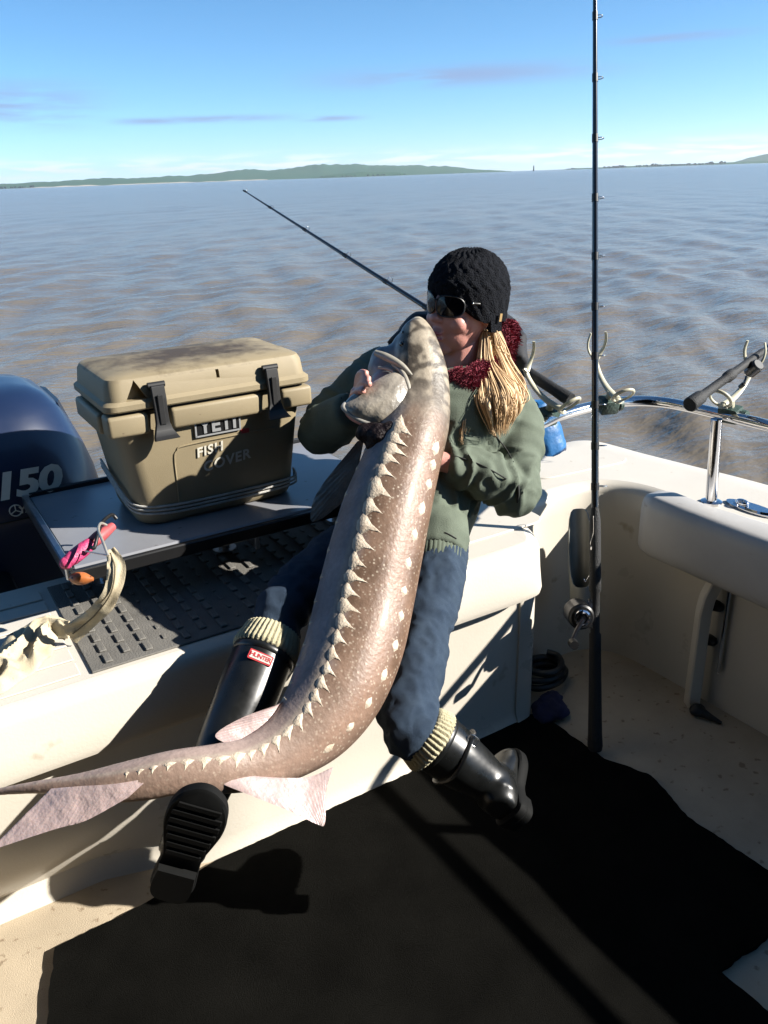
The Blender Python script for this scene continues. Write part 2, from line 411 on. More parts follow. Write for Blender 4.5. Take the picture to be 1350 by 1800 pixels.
PAIRS = [((-1.75, 1.52), (-1.75, 2.08)), ((-.6, 1.52), (-.6, 2.08)), ((.3, 1.52), (.3, 2.08)), ((.75, 1.52), (.75, 2.1)), ((1.1, 1.52), (1.1, 2.13)), ((1.35, 1.52), (1.40, 2.15)),
         ((1.415, 1.54), (1.6, 2.155)), ((1.455, 1.60), (1.75, 2.155)), ((1.50, 1.70), (1.9, 2.155)), ((1.58, 1.765), (2.05, 2.15)),
         ((1.72, 1.785), (2.14, 2.14)), ((1.85, 1.77), (2.19, 2.08)), ((1.92, 1.70), (2.21, 1.9)), ((1.945, 1.58), (2.24, 1.7)), ((1.95, 1.3), (2.28, 1.4)),
         ((1.96, .5), (2.34, .5)), ((1.96, -1.2), (2.36, -1.2))]
plan = catmull([(*a, *b) for a, b in PAIRS], 6)
inner = [Vector((p[0], p[1], 0)) for p in plan]; outer = [Vector((p[2], p[3], 0)) for p in plan]
def nrm(line, i):
    t = line[min(i+1, len(line)-1)]-line[max(i-1, 0)]; return Vector((-t.y, t.x, 0)).normalized()
rows = []
for i, p in enumerate(inner):
    n = nrm(inner, i)
    s = sum((inner[k+1]-inner[k]).length for k in range(i)) if False else 0
    L = 1.0 if p.y < 1.53 and p.x < 1.37 else (max(0, 1-(p.y-1.52)/.05) if p.x < 1.6 and p.y < 1.6 else 0.0)
    side = 1.0 if p.x > 1.9 and p.y < 1.65 else 0.0
    u = (1-sstep(.18, .5, p.x))*.11
    flare = .02*L
    prof = [(.035+.0*L, .615), (.016, .610), (.004, .600), (-.002, .585), (-flare*.6, .53), (-flare, .485), (-flare*.7, .466), (.012*L, .455), (.05*L, .450), (.052*L+.0, .43),
            (.052*L, .30), (.054*L+u*.35, .16), (.056*L+u, .05), (.045*L+u, .015), (.02*L+u, -.01)]
    rows.append([p+n*o+Vector((0, 0, z)) for o, z in prof])
bm = bmesh.new(); loft(bm, list(map(list, zip(*rows))), cap=False, closed=False)
obj('cockpit_liner', bm, M_gel, boat, 40)
rows = []
for i, (p, q) in enumerate(zip(inner, outer)):
    a = p+nrm(inner, i)*.035; no = nrm(outer, i)
    r = [a.lerp(q, t)+Vector((0, 0, .6152)) for t in (0, .25, .5, .75, .97)]
    r += [q+no*.006+Vector((0, 0, .610)), q+no*.012+Vector((0, 0, .595)), q+no*.004+Vector((0, 0, .55)), q-no*.005+Vector((0, 0, .5)), q-no*.09+Vector((0, 0, .1)), q-no*.22+Vector((0, 0, -.7))]
    rows.append(r)
bm = bmesh.new(); loft(bm, list(map(list, zip(*rows))), cap=False, closed=False)
obj('deck_and_hull', bm, M_deck, boat, 40)
bm = bmesh.new(); prism(bm, [(-1.75, -1.2), (1.99, -1.2), (1.99, 1.6), (1.9, 1.83), (1.5, 1.83), (1.35, 1.72), (-1.75, 1.72)], -.03, 0)
obj('cockpit_floor', bm, M_floor, boat, 30)
# port side of the cockpit, out of frame but part of the place
bm = bmesh.new()
box(bm, (-2.1, -1.2, -.7), (-1.75, 2.08, .615), .02)
obj('port_gunwale', bm, M_deck, boat, 40)
# unseen wall, roof and dark panels behind the camera, added to darken cockpit shade
M_shade = mat('shade_wall_paint', (0.16, 0.16, 0.16), rough=.5, var=.1, vscale=3)
bm = bmesh.new(); box(bm, (-2.0, -.85, -.1), (1.45, -.75, 2.1), .02); obj('added_shade_wall', bm, M_shade, boat, 40)
bm = bmesh.new(); box(bm, (-2.05, -3.2, 2.1), (1.40, 1.05, 2.17), .03); obj('added_shade_roof', bm, M_shade, boat, 40)
bm = bmesh.new(); box(bm, (-.5, -.745, .05), (.35, -.73, 1.85), .01); obj('shade_wall_door', bm, M_black, boat, 40)
for x0, x1 in ((-1.7, -.75), (.6, 1.3)):
    bm = bmesh.new(); box(bm, (x0, -.748, 1.05), (x1, -.735, 1.8), .01); obj('shade_wall_window', bm, M_black, boat, 40)
# second copy of the added wall and roof that keep skylight off the cockpit
M_shade = mat('shade_wall_paint', (0.16, 0.16, 0.16), rough=.5, var=.1, vscale=3)
bm = bmesh.new(); box(bm, (-2.0, -.85, -.1), (1.45, -.75, 2.1), .02); obj('added_shade_wall', bm, M_shade, boat, 40)
bm = bmesh.new(); box(bm, (-2.05, -3.2, 2.1), (1.40, 1.05, 2.17), .03); obj('added_shade_roof', bm, M_shade, boat, 40)
bm = bmesh.new(); box(bm, (-.5, -.745, .05), (.35, -.73, 1.85), .01); obj('shade_wall_door', bm, M_black, boat, 40)
for x0, x1 in ((-1.7, -.75), (.6, 1.3)):
    bm = bmesh.new(); box(bm, (x0, -.748, 1.05), (x1, -.735, 1.8), .01); obj('shade_wall_window', bm, M_black, boat, 40)
bm = bmesh.new(); box(bm, (-2.05, -.75, .6), (-1.98, .95, 2.1), .02); obj('added_port_shade', bm, M_shade, boat, 40)  # unseen port wall, added to cut sky fill in the cockpit
# raised non-skid panels on the stern deck
def panel(name, w, h, r, loc, rot, m, t=.004):
    bm = bmesh.new(); prism(bm, rrect(w, h, r), 0, t)
    bmesh.ops.rotate(bm, verts=bm.verts, cent=(0, 0, 0), matrix=Matrix.Rotation(rot, 3, 'Z')); bmesh.ops.translate(bm, verts=bm.verts, vec=loc)
    bmesh.ops.bevel(bm, geom=[e for e in bm.edges if all(v.co.z > loc[2]+t*.5 for v in e.verts)], offset=.0025, segments=1, affect='EDGES')
    return obj(name, bm, m, boat, 25)
panel('nonskid_panel', .46, .30, .05, (1.30, 1.78, .6155), 0, M_deck)
panel('nonskid_panel', .40, .22, .06, (1.93, 1.98, .6155), R(-6), M_deck)
me = None
for k in range(7):
    bm = bmesh.new(); box(bm, (-.9, 1.575+k*.066, .6155), (.205, 1.575+k*.066+.052, .6195), .0018, 1)
    obj('tread_strip', bm, M_deck, boat, 30)
bm = bmesh.new(); box(bm, (.225, 1.565, .6155), (1.02, 2.03, .6205), .002, 1); pad = obj('tread_pad', bm, M_rubmat, boat, 30)
bar = bmesh.new(); box(bar, (-.008, -.019, 0), (.008, .019, .005), .002, 1); barme = bpy.data.meshes.new('tread_bar'); bar.to_mesh(barme); bar.free(); barme.materials.append(M_rubmat)
for ix in range(18):
    for iy in range(9):
        o = bpy.data.objects.new('tread_bar', barme); COL.objects.link(o); o.parent = boat
        o.location = Vector((.265+ix*.043, 1.60+iy*.05+(.02 if ix % 2 else 0), .6205))-BASE['boat']
        if ix % 4 == 3: o.scale = (.5, .5, .6)
# bolster pad along the starboard coaming
rows = []
ys = [1.585, 1.57, 1.53] + list(np.linspace(1.4, -1.1, 14))
for k, y in enumerate(ys):
    sh = (.35, .8, 1.0)[k] if k < 3 else 1.0
    x0 = 1.835 if y > 1.4 else 1.835+.02*min(1, (1.4-y)); cz, hz = .545, .098*(.7+.3*sh)*1.0; cx_, hx = x0+.062, .062*sh
    rows.append([Vector((cx_+px*hx*2, y, cz+pz*hz*2+(.012*noise.noise(Vector((y*4, px*3, pz*3))) if k > 2 else 0))) for px, pz in rrect(1, 1, .24, 5)])
bm = bmesh.new(); loft(bm, rows); obj('bolster_pad', bm, M_vinyl, boat, 50)
# stiffener posts below the coaming, gaff clips
bm = bmesh.new(); p = Vector((1.895, 1.345, 0))
q = [(p.x, p.y, .0), (p.x, p.y, .33), (p.x+.005, p.y-.004, .38), (p.x+.022, p.y-.014, .43), (p.x+.024, p.y-.014, .47)]
tube(bm, q, [.027, .026, .026, .027, .027], 4, ref=Vector((1, .3, 0))); bmesh.ops.bevel(bm, geom=list(bm.edges), offset=.004, segments=1, affect='EDGES')
obj('coaming_post', bm, M_gel, boat, 30)
# chrome flush fitting on the gunwale
c = at(1322, 893, Z=.62); bm = bmesh.new()
for r_, z_, h_ in ((1.0, 0, .006), (.72, .006, .004)):
    ring = [(c.x+.026*r_*math.cos(a)*1.25, c.y+.085*r_*math.sin(a)) for a in [2*math.pi*i/28 for i in range(28)]]; prism(bm, ring, .6155+z_, .6155+z_+h_)
fit = obj('flush_fitting', bm, M_steel, boat, 30)
bm = bmesh.new(); ellipsoid(bm, (c.x-.006, c.y+.03, .628), (.014, .022, .012)); obj('fitting_cap', bm, M_steel, fit)
# rail and post
RZ = .88
rp = [Vector((1.10, 1.83, .60)), Vector((1.12, 1.83, .74)), Vector((1.20, 1.82, .835)), Vector((1.38, 1.80, RZ))] + [Vector((x*.964, y*.964, RZ)) for x, y in ((1.56, 1.765), (1.715, 1.805), (1.90, 1.818), (2.02, 1.785), (2.085, 1.70), (2.103, 1.52), (2.11, 1.3))]
rp += [Vector((2.06, .9, RZ)), Vector((2.09, .2, RZ)), Vector((2.10, -1.0, RZ))]
bm = bmesh.new(); stube(bm, rp, .0165, 12, 8); rail = obj('stern_rail', bm, M_steel, boat, 60)
def post(x, y, top):
    bm = bmesh.new(); tube(bm, [(x, y, .6155), (x-.018, y+.004, top)], .0165, 14); obj('rail_post', bm, M_steel, rail, 60)
    bm = bmesh.new(); tube(bm, [(x, y, .6155), (x, y, .622), (x, y, .626)], [.031, .031, .022], 18); obj('post_flange', bm, M_steel, rail, 40)
pb = at(1250, 884, Z=.6155); post(pb.x, pb.y, RZ-.004)
post(2.10, .45, RZ-.004)
# ------------------------------------------------------------------ floor mat
M_mat = mat('black_marine_carpet', (0.0135, 0.0132, 0.0115), rough=1.0, spec=.03, var=.55, vscale=6, bump=.8, bscale=900, spots=(70, .80, (.03, .03, .027)))
poly = [(.035, 1.513), (.22, 1.52), (.42, 1.552), (.8, 1.556), (1.15, 1.555), (1.34, 1.60), (1.47, 1.56), (1.475, 1.30), (1.53, 1.18), (1.485, 1.02), (1.50, .80), (1.49, .70), (1.30, .692), (1.186, .694), (1.19, .4), (1.18, -.3), (.02, -.3), (-.01, .6), (-.025, 1.1), (-.03, 1.28), (.0, 1.40)]
pts = []
for i in range(len(poly)):
    a, b = Vector(poly[i]), Vector(poly[(i+1) % len(poly)]); n = max(2, int((b-a).length/.012))
    for k in range(n):
        p = a.lerp(b, k/n); pts.append((p.x+.0035*noise.noise(Vector((p.x*25, p.y*25, 0)))+.0015*random.uniform(-1, 1), p.y+.0035*noise.noise(Vector((p.x*25, p.y*25, 5)))+.0015*random.uniform(-1, 1)))
bm = bmesh.new(); prism(bm, pts, .003, .016)
tag(root_at(obj('floor_mat', bm, M_mat, None, 30), (.7, .9, 0)), 'black carpet mat lying on the cockpit floor', 'mat')

# ------------------------------------------------------------------ bait board that carries the cooler
BZ = .757
M_board = mat('white_board', (0.33, 0.34, 0.37), rough=.30, var=.12, vscale=9, spots=(40, .70, (.12, .11, .10)))
M_alu = mat('brushed_aluminium', (0.50, 0.51, 0.53), rough=.3, metal=1, var=.2, vscale=60)
M_dark = mat('dark_grey_paint', (0.022, 0.024, 0.030), rough=.4, var=.3, vscale=20)
board = thing('bait_board', (.7, 2.0, .62), 'white bait board with black edge on posts, carrying the tan cooler', 'board')
bm = bmesh.new(); box(bm, (.262, 1.80, BZ-.016), (1.12, 2.34, BZ-.001), .004, 1); obj('board_top', bm, M_board, board)
bm = bmesh.new(); box(bm, (.250, 1.783, BZ-.036), (1.13, 1.799, BZ-.004), .003, 1); obj('front_edge', bm, M_black, board)
bm = bmesh.new(); box(bm, (.244, 1.80, BZ-.030), (.261, 2.34, BZ+.010), .003, 1); obj('side_rim', bm, M_alu, board)
bm = bmesh.new(); box(bm, (.262, 2.341, BZ-.030), (1.12, 2.353, BZ+.012), .003, 1); obj('back_rim', bm, M_dark, board)
for x in (.36, .68, 1.03):
    bm = bmesh.new(); tube(bm, [(x, 1.98, .6206), (x, 1.98, BZ-.017)], .016, 12); tube(bm, [(x, 1.98, .6206), (x, 1.98, .627)], .032, 16); obj('post', bm, M_alu, board)
bm = bmesh.new(); box(bm, (.70, 1.80, BZ-.075), (.712, 1.92, BZ-.017), .002, 1); obj('bracket', bm, M_alu, board)
bm = bmesh.new(); box(bm, (.262, 1.90, BZ-.05), (1.12, 1.93, BZ-.0165), .004, 1); obj('cross_beam', bm, M_dark, board)

# ------------------------------------------------------------------ cooler
M_tan = mat('tan_rotomoulded_plastic', (0.385, 0.315, 0.195), rough=.55, spec=.4, var=.12, vscale=7, bump=.12, bscale=500, spots=(55, .74, (.22, .16, .10)))
M_lid = mat('tan_lid_dirty', (0.385, 0.315, 0.195), rough=.6, spec=.4, var=.12, vscale=7, bump=.12, bscale=500)
def dirt(m):                                               # mud stain worn into the middle of the lid
    nd, lk = m.node_tree.nodes, m.node_tree.links; b = nd['Principled BSDF']
    src = b.inputs['Base Color'].links[0].from_socket
    tcn = N(nd, 'ShaderNodeTexCoord'); nz = N(nd, 'ShaderNodeTexNoise'); nz.inputs['Scale'].default_value = 16; nz.inputs['Detail'].default_value = 8; nz.inputs['Roughness'].default_value = .7
    lk.new(tcn.outputs['Object'], nz.inputs['Vector'])
    sp = N(nd, 'ShaderNodeSeparateXYZ'); lk.new(tcn.outputs['Object'], sp.inputs[0])
    def mt(op, a, b_=None):
        n = N(nd, 'ShaderNodeMath', operation=op)
        for i, v in enumerate((a, b_)):
            if v is None: continue
            if isinstance(v, (int, float)): n.inputs[i].default_value = v
            else: lk.new(v, n.inputs[i])
        return n.outputs[0]
    ex = mt('MULTIPLY', mt('ABSOLUTE', mt('SUBTRACT', sp.outputs[0], -.01)), 4.2)
    ey = mt('MULTIPLY', mt('ABSOLUTE', mt('SUBTRACT', sp.outputs[1], .18)), 6.5)
    r_ = mt('SQRT', mt('ADD', mt('POWER', ex, 2.0), mt('POWER', ey, 2.0)))
    up_ = mt('GREATER_THAN', sp.outputs[2], .372)
    f = mt('MULTIPLY', mt('MULTIPLY', up_, mt('MINIMUM', 1.0, mt('MAXIMUM', 0.0, mt('ADD', mt('SUBTRACT', 1.25, r_), mt('MULTIPLY', mt('SUBTRACT', nz.outputs['Fac'], .5), 3.0))))), .95)
    mx = N(nd, 'ShaderNodeMix', data_type='RGBA'); lk.new(f, mx.inputs[0]); lk.new(src, mx.inputs[6]); mx.inputs[7].default_value = (.045, .030, .018, 1)
    lk.new(mx.outputs[2], b.inputs['Base Color'])
dirt(M_lid)
M_rubber = mat('black_rubber', (0.016, 0.016, 0.017), rough=.55, var=.3, vscale=60)
M_silver = mat('silver_letter', (0.55, 0.56, 0.57), rough=.35, metal=.6, var=.1, vscale=100)
M_white = mat('white_sticker', (0.80, 0.77, 0.66), rough=.5, var=.06, vscale=60)
M_red = mat('red_sticker', (0.55, 0.05, 0.05), rough=.5, var=.1, vscale=50)
CX, CY0, CY1 = .668, 1.9, 2.21
cooler = thing('cooler', (CX, CY0, BZ), 'tan hard cooler with black latches strapped on the board behind the transom', 'cooler')
def csec(w, d, z, r, yoff=0): return [Vector((CX+x, (CY0+CY1)/2+yoff+y, BZ+z)) for x, y in rrect(w, d, r, 6)]
bm = bmesh.new()
loft(bm, [csec(.40, .24, .000, .05), csec(.415, .255, .006, .05), csec(.425, .265, .02, .05), csec(.468, .292, .20, .045), csec(.482, .300, .250, .04), csec(.470, .290, .252, .04)])
body = obj('body', bm, M_tan, cooler, 40)
# rim under the lid: split by the latch slots
for x0, x1 in ((-.262, -.166), (-.112, .122), (.176, .262)):
    bm = bmesh.new(); box(bm, (CX+x0, CY0-.012, BZ+.246), (CX+x1, CY0+.05, BZ+.298), .009, 3); obj('rim', bm, M_tan, body, 40)
bm = bmesh.new(); loft(bm, [csec(.50, .30, .2525, .03, .004), csec(.505, .305, .297, .03, .004)]); obj('collar', bm, M_tan, body, 40)
for s in (-1, 1):
    bm = bmesh.new(); box(bm, (CX+s*.258-.012, CY0+.05, BZ+.246), (CX+s*.258+.012, CY1-.03, BZ+.296), .009, 3); obj('side_rim', bm, M_tan, body, 40)
bm = bmesh.new(); loft(bm, [csec(.495, .30, .2975, .03), csec(.495, .30, .306, .03)]); obj('gasket', bm, M_black, cooler)
bm = bmesh.new()
loft(bm, [csec(.520, .335, .3062, .028), csec(.526, .341, .310, .03), csec(.526, .341, .322, .03), csec(.518, .333, .326, .03), csec(.510, .325, .330, .035), csec(.502, .315, .366, .035), csec(.490, .303, .378, .035), csec(.470, .285, .3835, .04), csec(.30, .16, .388, .05)])
c1 = bmesh.new(); prism(c1, [(-.212, -.05), (-.160, -.05), (-.186, .05)], 0, .022)   # lock notch
for v in c1.verts: v.co = Vector((CX+v.co.x, CY0-.012+v.co.z*1.3, BZ+.352+v.co.y*.46))
c2 = bmesh.new(); box(c2, (CX+.012, CY0-.03, BZ+.352), (CX+.020, CY0+.012, BZ+.372))
me = boolean(bm, [c1, c2]); lid = link('lid', me, M_lid, cooler, 32)
for lx in (-.139, .149):
    X0 = CX+lx
    lt = None
    bm = bmesh.new()
    pr = [(-.002, .362), (-.014, .358), (-.019, .33), (-.020, .30), (-.021, .272), (-.024, .255), (-.034, .244), (-.046, .238)]
    wd = [.015, .016, .016, .015, .016, .021, .027, .030]
    top = [[Vector((X0-w, CY0+y-.010, BZ+z)), Vector((X0+w, CY0+y-.010, BZ+z)), Vector((X0+w, CY0+y+.003, BZ+z-.004)), Vector((X0-w, CY0+y+.003, BZ+z-.004))] for (y, z), w in zip(pr, wd)]
    loft(bm, top); bmesh.ops.bevel(bm, geom=list(bm.edges), offset=.0015, segments=1, affect='EDGES')
    lt = obj('latch', bm, M_rubber, cooler, 30)
    bm = bmesh.new(); tube(bm, [(X0-.020, CY0-.012, BZ+.360), (X0+.020, CY0-.012, BZ+.360)], .007, 10); obj('hinge_pin', bm, M_rubber, lt)
    bm = bmesh.new(); box(bm, (X0-.007, CY0-.034, BZ+.268), (X0+.007, CY0-.0295, BZ+.34), .0015, 1); obj('rib', bm, M_rubber, lt)
# badge, sticker
def on_front(x, z, o=.004): 
    t = z/.25; return Vector((CX+x, CY0+.0245-t*.0195-o, BZ+z))
fy = Vector((0, -.0195, .25)).normalized()
bm = bmesh.new(); c = on_front(.003, .2355-.012, .003)
def slab(w, h, th, c, xd, yd, r=.004):
    b = bmesh.new(); prism(b, rrect(w, h, r, 3), 0, th); zd = Vector(xd).cross(yd)
    m4 = Matrix((Vector(xd), yd, zd)).transposed().to_4x4(); m4.translation = c
    for v in b.verts: v.co = m4 @ v.co
    return b
XD = Vector((1, 0, 0))
bd = obj('badge', slab(.112, .044, .004, on_front(.004, .236, .001), XD, fy), M_black, cooler, 30)
for (w, h, dx, dz) in ((.116, .004, 0, .0225), (.116, .004, 0, -.0225), (.004, .049, -.0575, 0), (.004, .049, .0575, 0)):
    obj('badge_rim', slab(w, h, .005, on_front(.004+dx, .236+dz, .001), XD, fy, .001), M_silver, bd, 30)
text_obj('badge_lettering', 'YETI', .050, M_silver, bd, on_front(.004, .2355, .0062), XD, fy, .0012, 0, .0013, 1.0)
for a, b_, dz in (('FISH', -.022, .173), ('COVER', .020, .135)):
    text_obj('sticker_lettering', a, .034 if a == 'FISH' else .037, M_white, body, on_front(b_, dz, .0026), XD+Vector((0, 0, .10)), fy, .0005, .16, .0009, 1.12)
obj('red_tag', slab(.022, .012, .001, on_front(.075, .205, .0015), XD, fy, .002), M_red, body, 30)
# moulded outline on the front
bm = bmesh.new(); pth = [on_front(-.112, .03, .001), on_front(-.112, .10, .001), on_front(-.112, .17, .001), on_front(-.104, .187, .001), on_front(-.085, .196, .001), on_front(.05, .198, .001), on_front(.16, .198, .001)]
stube(bm, pth, .0022, 6, 5); obj('moulded_line', bm, M_tan, body, 60)
# tie-down cord round the foot of the cooler
M_cord = mat('white_cord', (0.82, 0.80, 0.74), rough=.8, bump=.6, bscale=500, var=.3, vscale=80)
bm = bmesh.new()
for k in range(3):
    z = .030+k*.0095; pp = [Vector((CX-.235, CY1-.05, BZ+z+.075)), Vector((CX-.232, CY0+.10, BZ+z+.035)), Vector((CX-.219, CY0+.045, BZ+z+.012)), Vector((CX-.175, CY0+.022, BZ+z+.003)), Vector((CX-.10, CY0+.017, BZ+z-.003)), Vector((CX+.05, CY0+.017, BZ+z-.004)), Vector((CX+.2, CY0+.02, BZ+z)), Vector((CX+.225, CY0+.06, BZ+z+.01))]
    stube(bm, pp, .0032, 6, 6)
tag(root_at(obj('tie_down_cord', bm, M_cord, None, 60), (CX, CY0, BZ+.03)), 'white cord wrapped round the foot of the tan cooler', 'cord')

# ------------------------------------------------------------------ outboard motor
M_navy = mat('navy_cowling_paint', (0.012, 0.026, 0.075), rough=.34, spec=.5, var=.12, vscale=3, coat=.25, rvar=.05)
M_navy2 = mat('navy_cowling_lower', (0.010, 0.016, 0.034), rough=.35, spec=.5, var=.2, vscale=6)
M_decal = mat('pale_decal', (0.90, 0.92, 0.82), rough=.35, metal=.2, var=.08, vscale=60)
motor = thing('outboard_motor', (.06, 2.55, -.2), 'navy blue outboard motor with pale 150 lettering hanging on the transom', 'outboard motor')
MX, MY = .03, 2.62
def msec(z, x0, x1, y0, y1, r):
    if z > .7: z = .7+(z-.7)*.80
    return [Vector(((x0+x1)/2+x, (y0+y1)/2+y, z)) for x, y in rrect(x1-x0, y1-y0, r, 8)]
bm = bmesh.new()
loft(bm, [msec(.42, -.36, .47, 2.35, 3.0, .20), msec(.60, -.37, .495, 2.335, 3.02, .20), msec(.70, -.37, .492, 2.338, 3.02, .20), msec(.78, -.365, .485, 2.352, 3.01, .20), msec(.86, -.355, .470, 2.376, 3.0, .195), msec(.94, -.335, .448, 2.408, 2.98, .185),
          msec(1.01, -.315, .422, 2.445, 2.96, .17), msec(1.055, -.290, .390, 2.480, 2.93, .15), msec(1.080, -.260, .352, 2.515, 2.89, .13), msec(1.093, -.21, .30, 2.56, 2.83, .10), msec(1.098, -.1, .17, 2.62, 2.76, .06)])
cow = obj('cowling', bm, M_navy, motor, 60)
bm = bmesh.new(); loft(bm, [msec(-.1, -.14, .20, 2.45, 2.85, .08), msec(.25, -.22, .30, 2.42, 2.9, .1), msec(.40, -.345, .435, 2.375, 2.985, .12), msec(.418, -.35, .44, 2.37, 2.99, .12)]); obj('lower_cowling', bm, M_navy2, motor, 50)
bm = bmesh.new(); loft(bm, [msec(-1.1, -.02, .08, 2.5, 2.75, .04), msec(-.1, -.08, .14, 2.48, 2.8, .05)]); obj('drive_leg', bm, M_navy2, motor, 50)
bm = bmesh.new(); box(bm, (-.12, 2.03, .1), (.18, 2.46, .56), .03, 2); obj('mount_bracket', bm, M_black, motor)
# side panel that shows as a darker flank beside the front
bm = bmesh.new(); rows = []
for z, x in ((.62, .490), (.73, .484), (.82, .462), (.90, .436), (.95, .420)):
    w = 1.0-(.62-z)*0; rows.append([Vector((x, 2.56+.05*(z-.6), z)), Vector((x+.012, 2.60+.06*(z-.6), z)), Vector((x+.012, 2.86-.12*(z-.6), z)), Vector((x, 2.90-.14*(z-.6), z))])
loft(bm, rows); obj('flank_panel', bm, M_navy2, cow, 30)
d150 = text_obj('lettering', '150', .098, M_decal, cow, (.262, 2.352, .792), (1, 0, -.02), (0, .30, 1), .002, .22, .004, .95, xs=1.25)
bm = bmesh.new(); 
text_obj('lettering', 'YAMAHA', .026, M_decal, cow, (.283, 2.3355, .724), (1, 0, -.02), (0, .12, 1), .001, .1, .0005, 1.0)
bm = bmesh.new()
for r0 in (.016,):
    pp = [Vector((.222+r0*math.cos(a), 2.336, .728+r0*math.sin(a))) for a in [2*math.pi*i/20 for i in range(21)]]; tube(bm, pp, .0018, 6, cap=False)
    for k in range(3):
        a = R(90+120*k); tube(bm, [(.222, 2.336, .728), (.222+.015*math.cos(a), 2.336, .728+.015*math.sin(a))], .0016, 6)
obj('emblem', bm, M_decal, cow)
bm = bmesh.new(); sq = msec(.70, -.37, .4935, 2.3365, 3.0205, .20); tube(bm, sq+[sq[0]], .0035, 6, cap=False); obj('seam', bm, M_black, cow, 60)
bm = bmesh.new(); tube(bm, [(.345, 2.40, .80), (.352, 2.385, .80)], .009, 12); obj('vent_screw', bm, M_decal, cow, 40)

# ------------------------------------------------------------------ rod holders on the rail
M_cream = mat('cream_nylon', (0.74, 0.70, 0.52), rough=.4, var=.1, vscale=30)
M_green = mat('green_grey_clamp', (0.055, 0.105, 0.085), rough=.5, var=.35, vscale=40, bump=.3, bscale=120)
M_rod = mat('black_rod_blank', (0.012, 0.014, 0.020), rough=.22, spec=.6, coat=.4, var=.2, vscale=30)
M_grip = mat('black_foam_grip', (0.010, 0.011, 0.012), rough=.7, var=.4, vscale=120, bump=.4, bscale=300)
def holder(c, a, label, upv=(0, 0, 1), sc=1.0):
    c = Vector(c); a = Vector(a).normalized(); s = a.cross(Vector(upv)).normalized(); u = s.cross(a).normalized()
    P = lambda x, y, z: c+(a*x+s*y+u*z)*sc
    t = thing('rod_holder', c, label, 'rod holder', 'rod holders clamped on the rail')
    bm = bmesh.new()
    m4 = Matrix((a, s, u)).transposed().to_4x4(); m4.translation = c
    box(bm, (-.024*sc, -.030*sc, -.026*sc), (.024*sc, .030*sc, .020*sc), .008, 2, m4)
    for v in bm.verts: v.co += Vector((noise.noise(v.co*90), noise.noise(v.co*90+Vector((5, 0, 0))), noise.noise(v.co*90+Vector((0, 5, 0)))))*.004
    cl = obj('clamp', bm, M_green, t, 40)
    bm = bmesh.new(); tube(bm, [P(0, .028, -.006), P(0, .036, -.006), P(0, .048, -.006)], [.010, .022, .020], 12); obj('knob', bm, M_green, t, 35)
    bm = bmesh.new(); tube(bm, [P(0, 0, .015), P(0, 0, .045)], [.012, .011], 10); obj('pivot', bm, M_cream, t)
    bm = bmesh.new(); q = [P(-.045, 0, .045), P(-.01, 0, .040), P(.03, 0, .042), P(.07, 0, .052), P(.105, 0, .070), P(.125, 0, .088)]
    stube(bm, q, [.010, .012, .0105, .009, .0085, .009], 8, 4, flat=.7); obj('arm', bm, M_cream, t, 60)
    bm = bmesh.new()
    for sg in (-1, 1):
        stube(bm, [P(.118, 0, .084), P(.128, sg*.014, .096), P(.134, sg*.026, .115), P(.138, sg*.030, .140), P(.142, sg*.025, .165)], [.009, .008, .006, .0055, .005], 8, 4, flat=.6)
    obj('fork', bm, M_cream, t, 60)
    bm = bmesh.new(); q = []
    for i in range(15):
        an = R(-70+i*(320/14)); q.append(P(-.045-.035*(1+math.sin(an-R(0)))*.5, math.cos(an)*.030, .068+math.sin(an)*.030))
    stube(bm, q, .0052, 8, 2, flat=.8); 
    tube(bm, [P(-.045, 0, .036), P(-.045, 0, .048)], [.014, .006], 8)
    obj('ring', bm, M_cream, t, 60)
    return t, P
def rod(name_label, p0, p1, grip_len, rg, tip_r, guides, reel=None, grip2=None):
    p0, p1 = Vector(p0), Vector(p1); a = (p1-p0).normalized(); L = (p1-p0).length
    t = thing('fishing_rod', p0, name_label, 'fishing rod')
    P = lambda s_: p0+a*s_
    bm = bmesh.new(); n = 14
    tube(bm, [P(grip_len*.9+(L-grip_len*.9)*k/n) for k in range(n+1)], [.0070*(1-k/n)**.8*(rg/.016)+tip_r*1.3 for k in range(n+1)], 10); obj('blank', bm, M_rod, t, 60)
    bm = bmesh.new()
    segs = grip2 or [(0, rg*1.15), (.02, rg*1.2), (.06, rg*1.05), (grip_len*.55, rg), (grip_len*.58, rg*.72), (grip_len*.72, rg*.72), (grip_len*.75, rg), (grip_len*.97, rg*.8), (grip_len, rg*.5)]
    tube(bm, [P(x) for x, _ in segs], [r for _, r in segs], 14); obj('grip', bm, M_grip, t, 40)
    s_, u_ = frame(a)
    for g in guides:
        r_ = .011*(1-g)+.0045; c = P(grip_len+(L-grip_len)*g); out = GUIDE_DIR(a)
        bm = bmesh.new(); cc = c+out*(r_+.004)
        s2 = a.cross(out).normalized()
        tube(bm, [cc+(out*math.cos(x)+s2*math.sin(x))*r_ for x in [2*math.pi*i/16 for i in range(17)]], .0013, 6, cap=False)
        gd = obj('guide', bm, M_steel, t, 60)
        bm = bmesh.new(); rb = .0070*(1-(g*(L-grip_len))/(L-grip_len*.9))**.8*(rg/.016)+tip_r*1.3+.0011; tube(bm, [c-a*.010, c+a*.010], rb, 8); obj('wrap', bm, M_black, gd, 60)
    return t, P, a
def GUIDE_DIR(a):
    v = Vector((1, -.3, 0)); v = v-a*v.dot(a); return v.normalized()
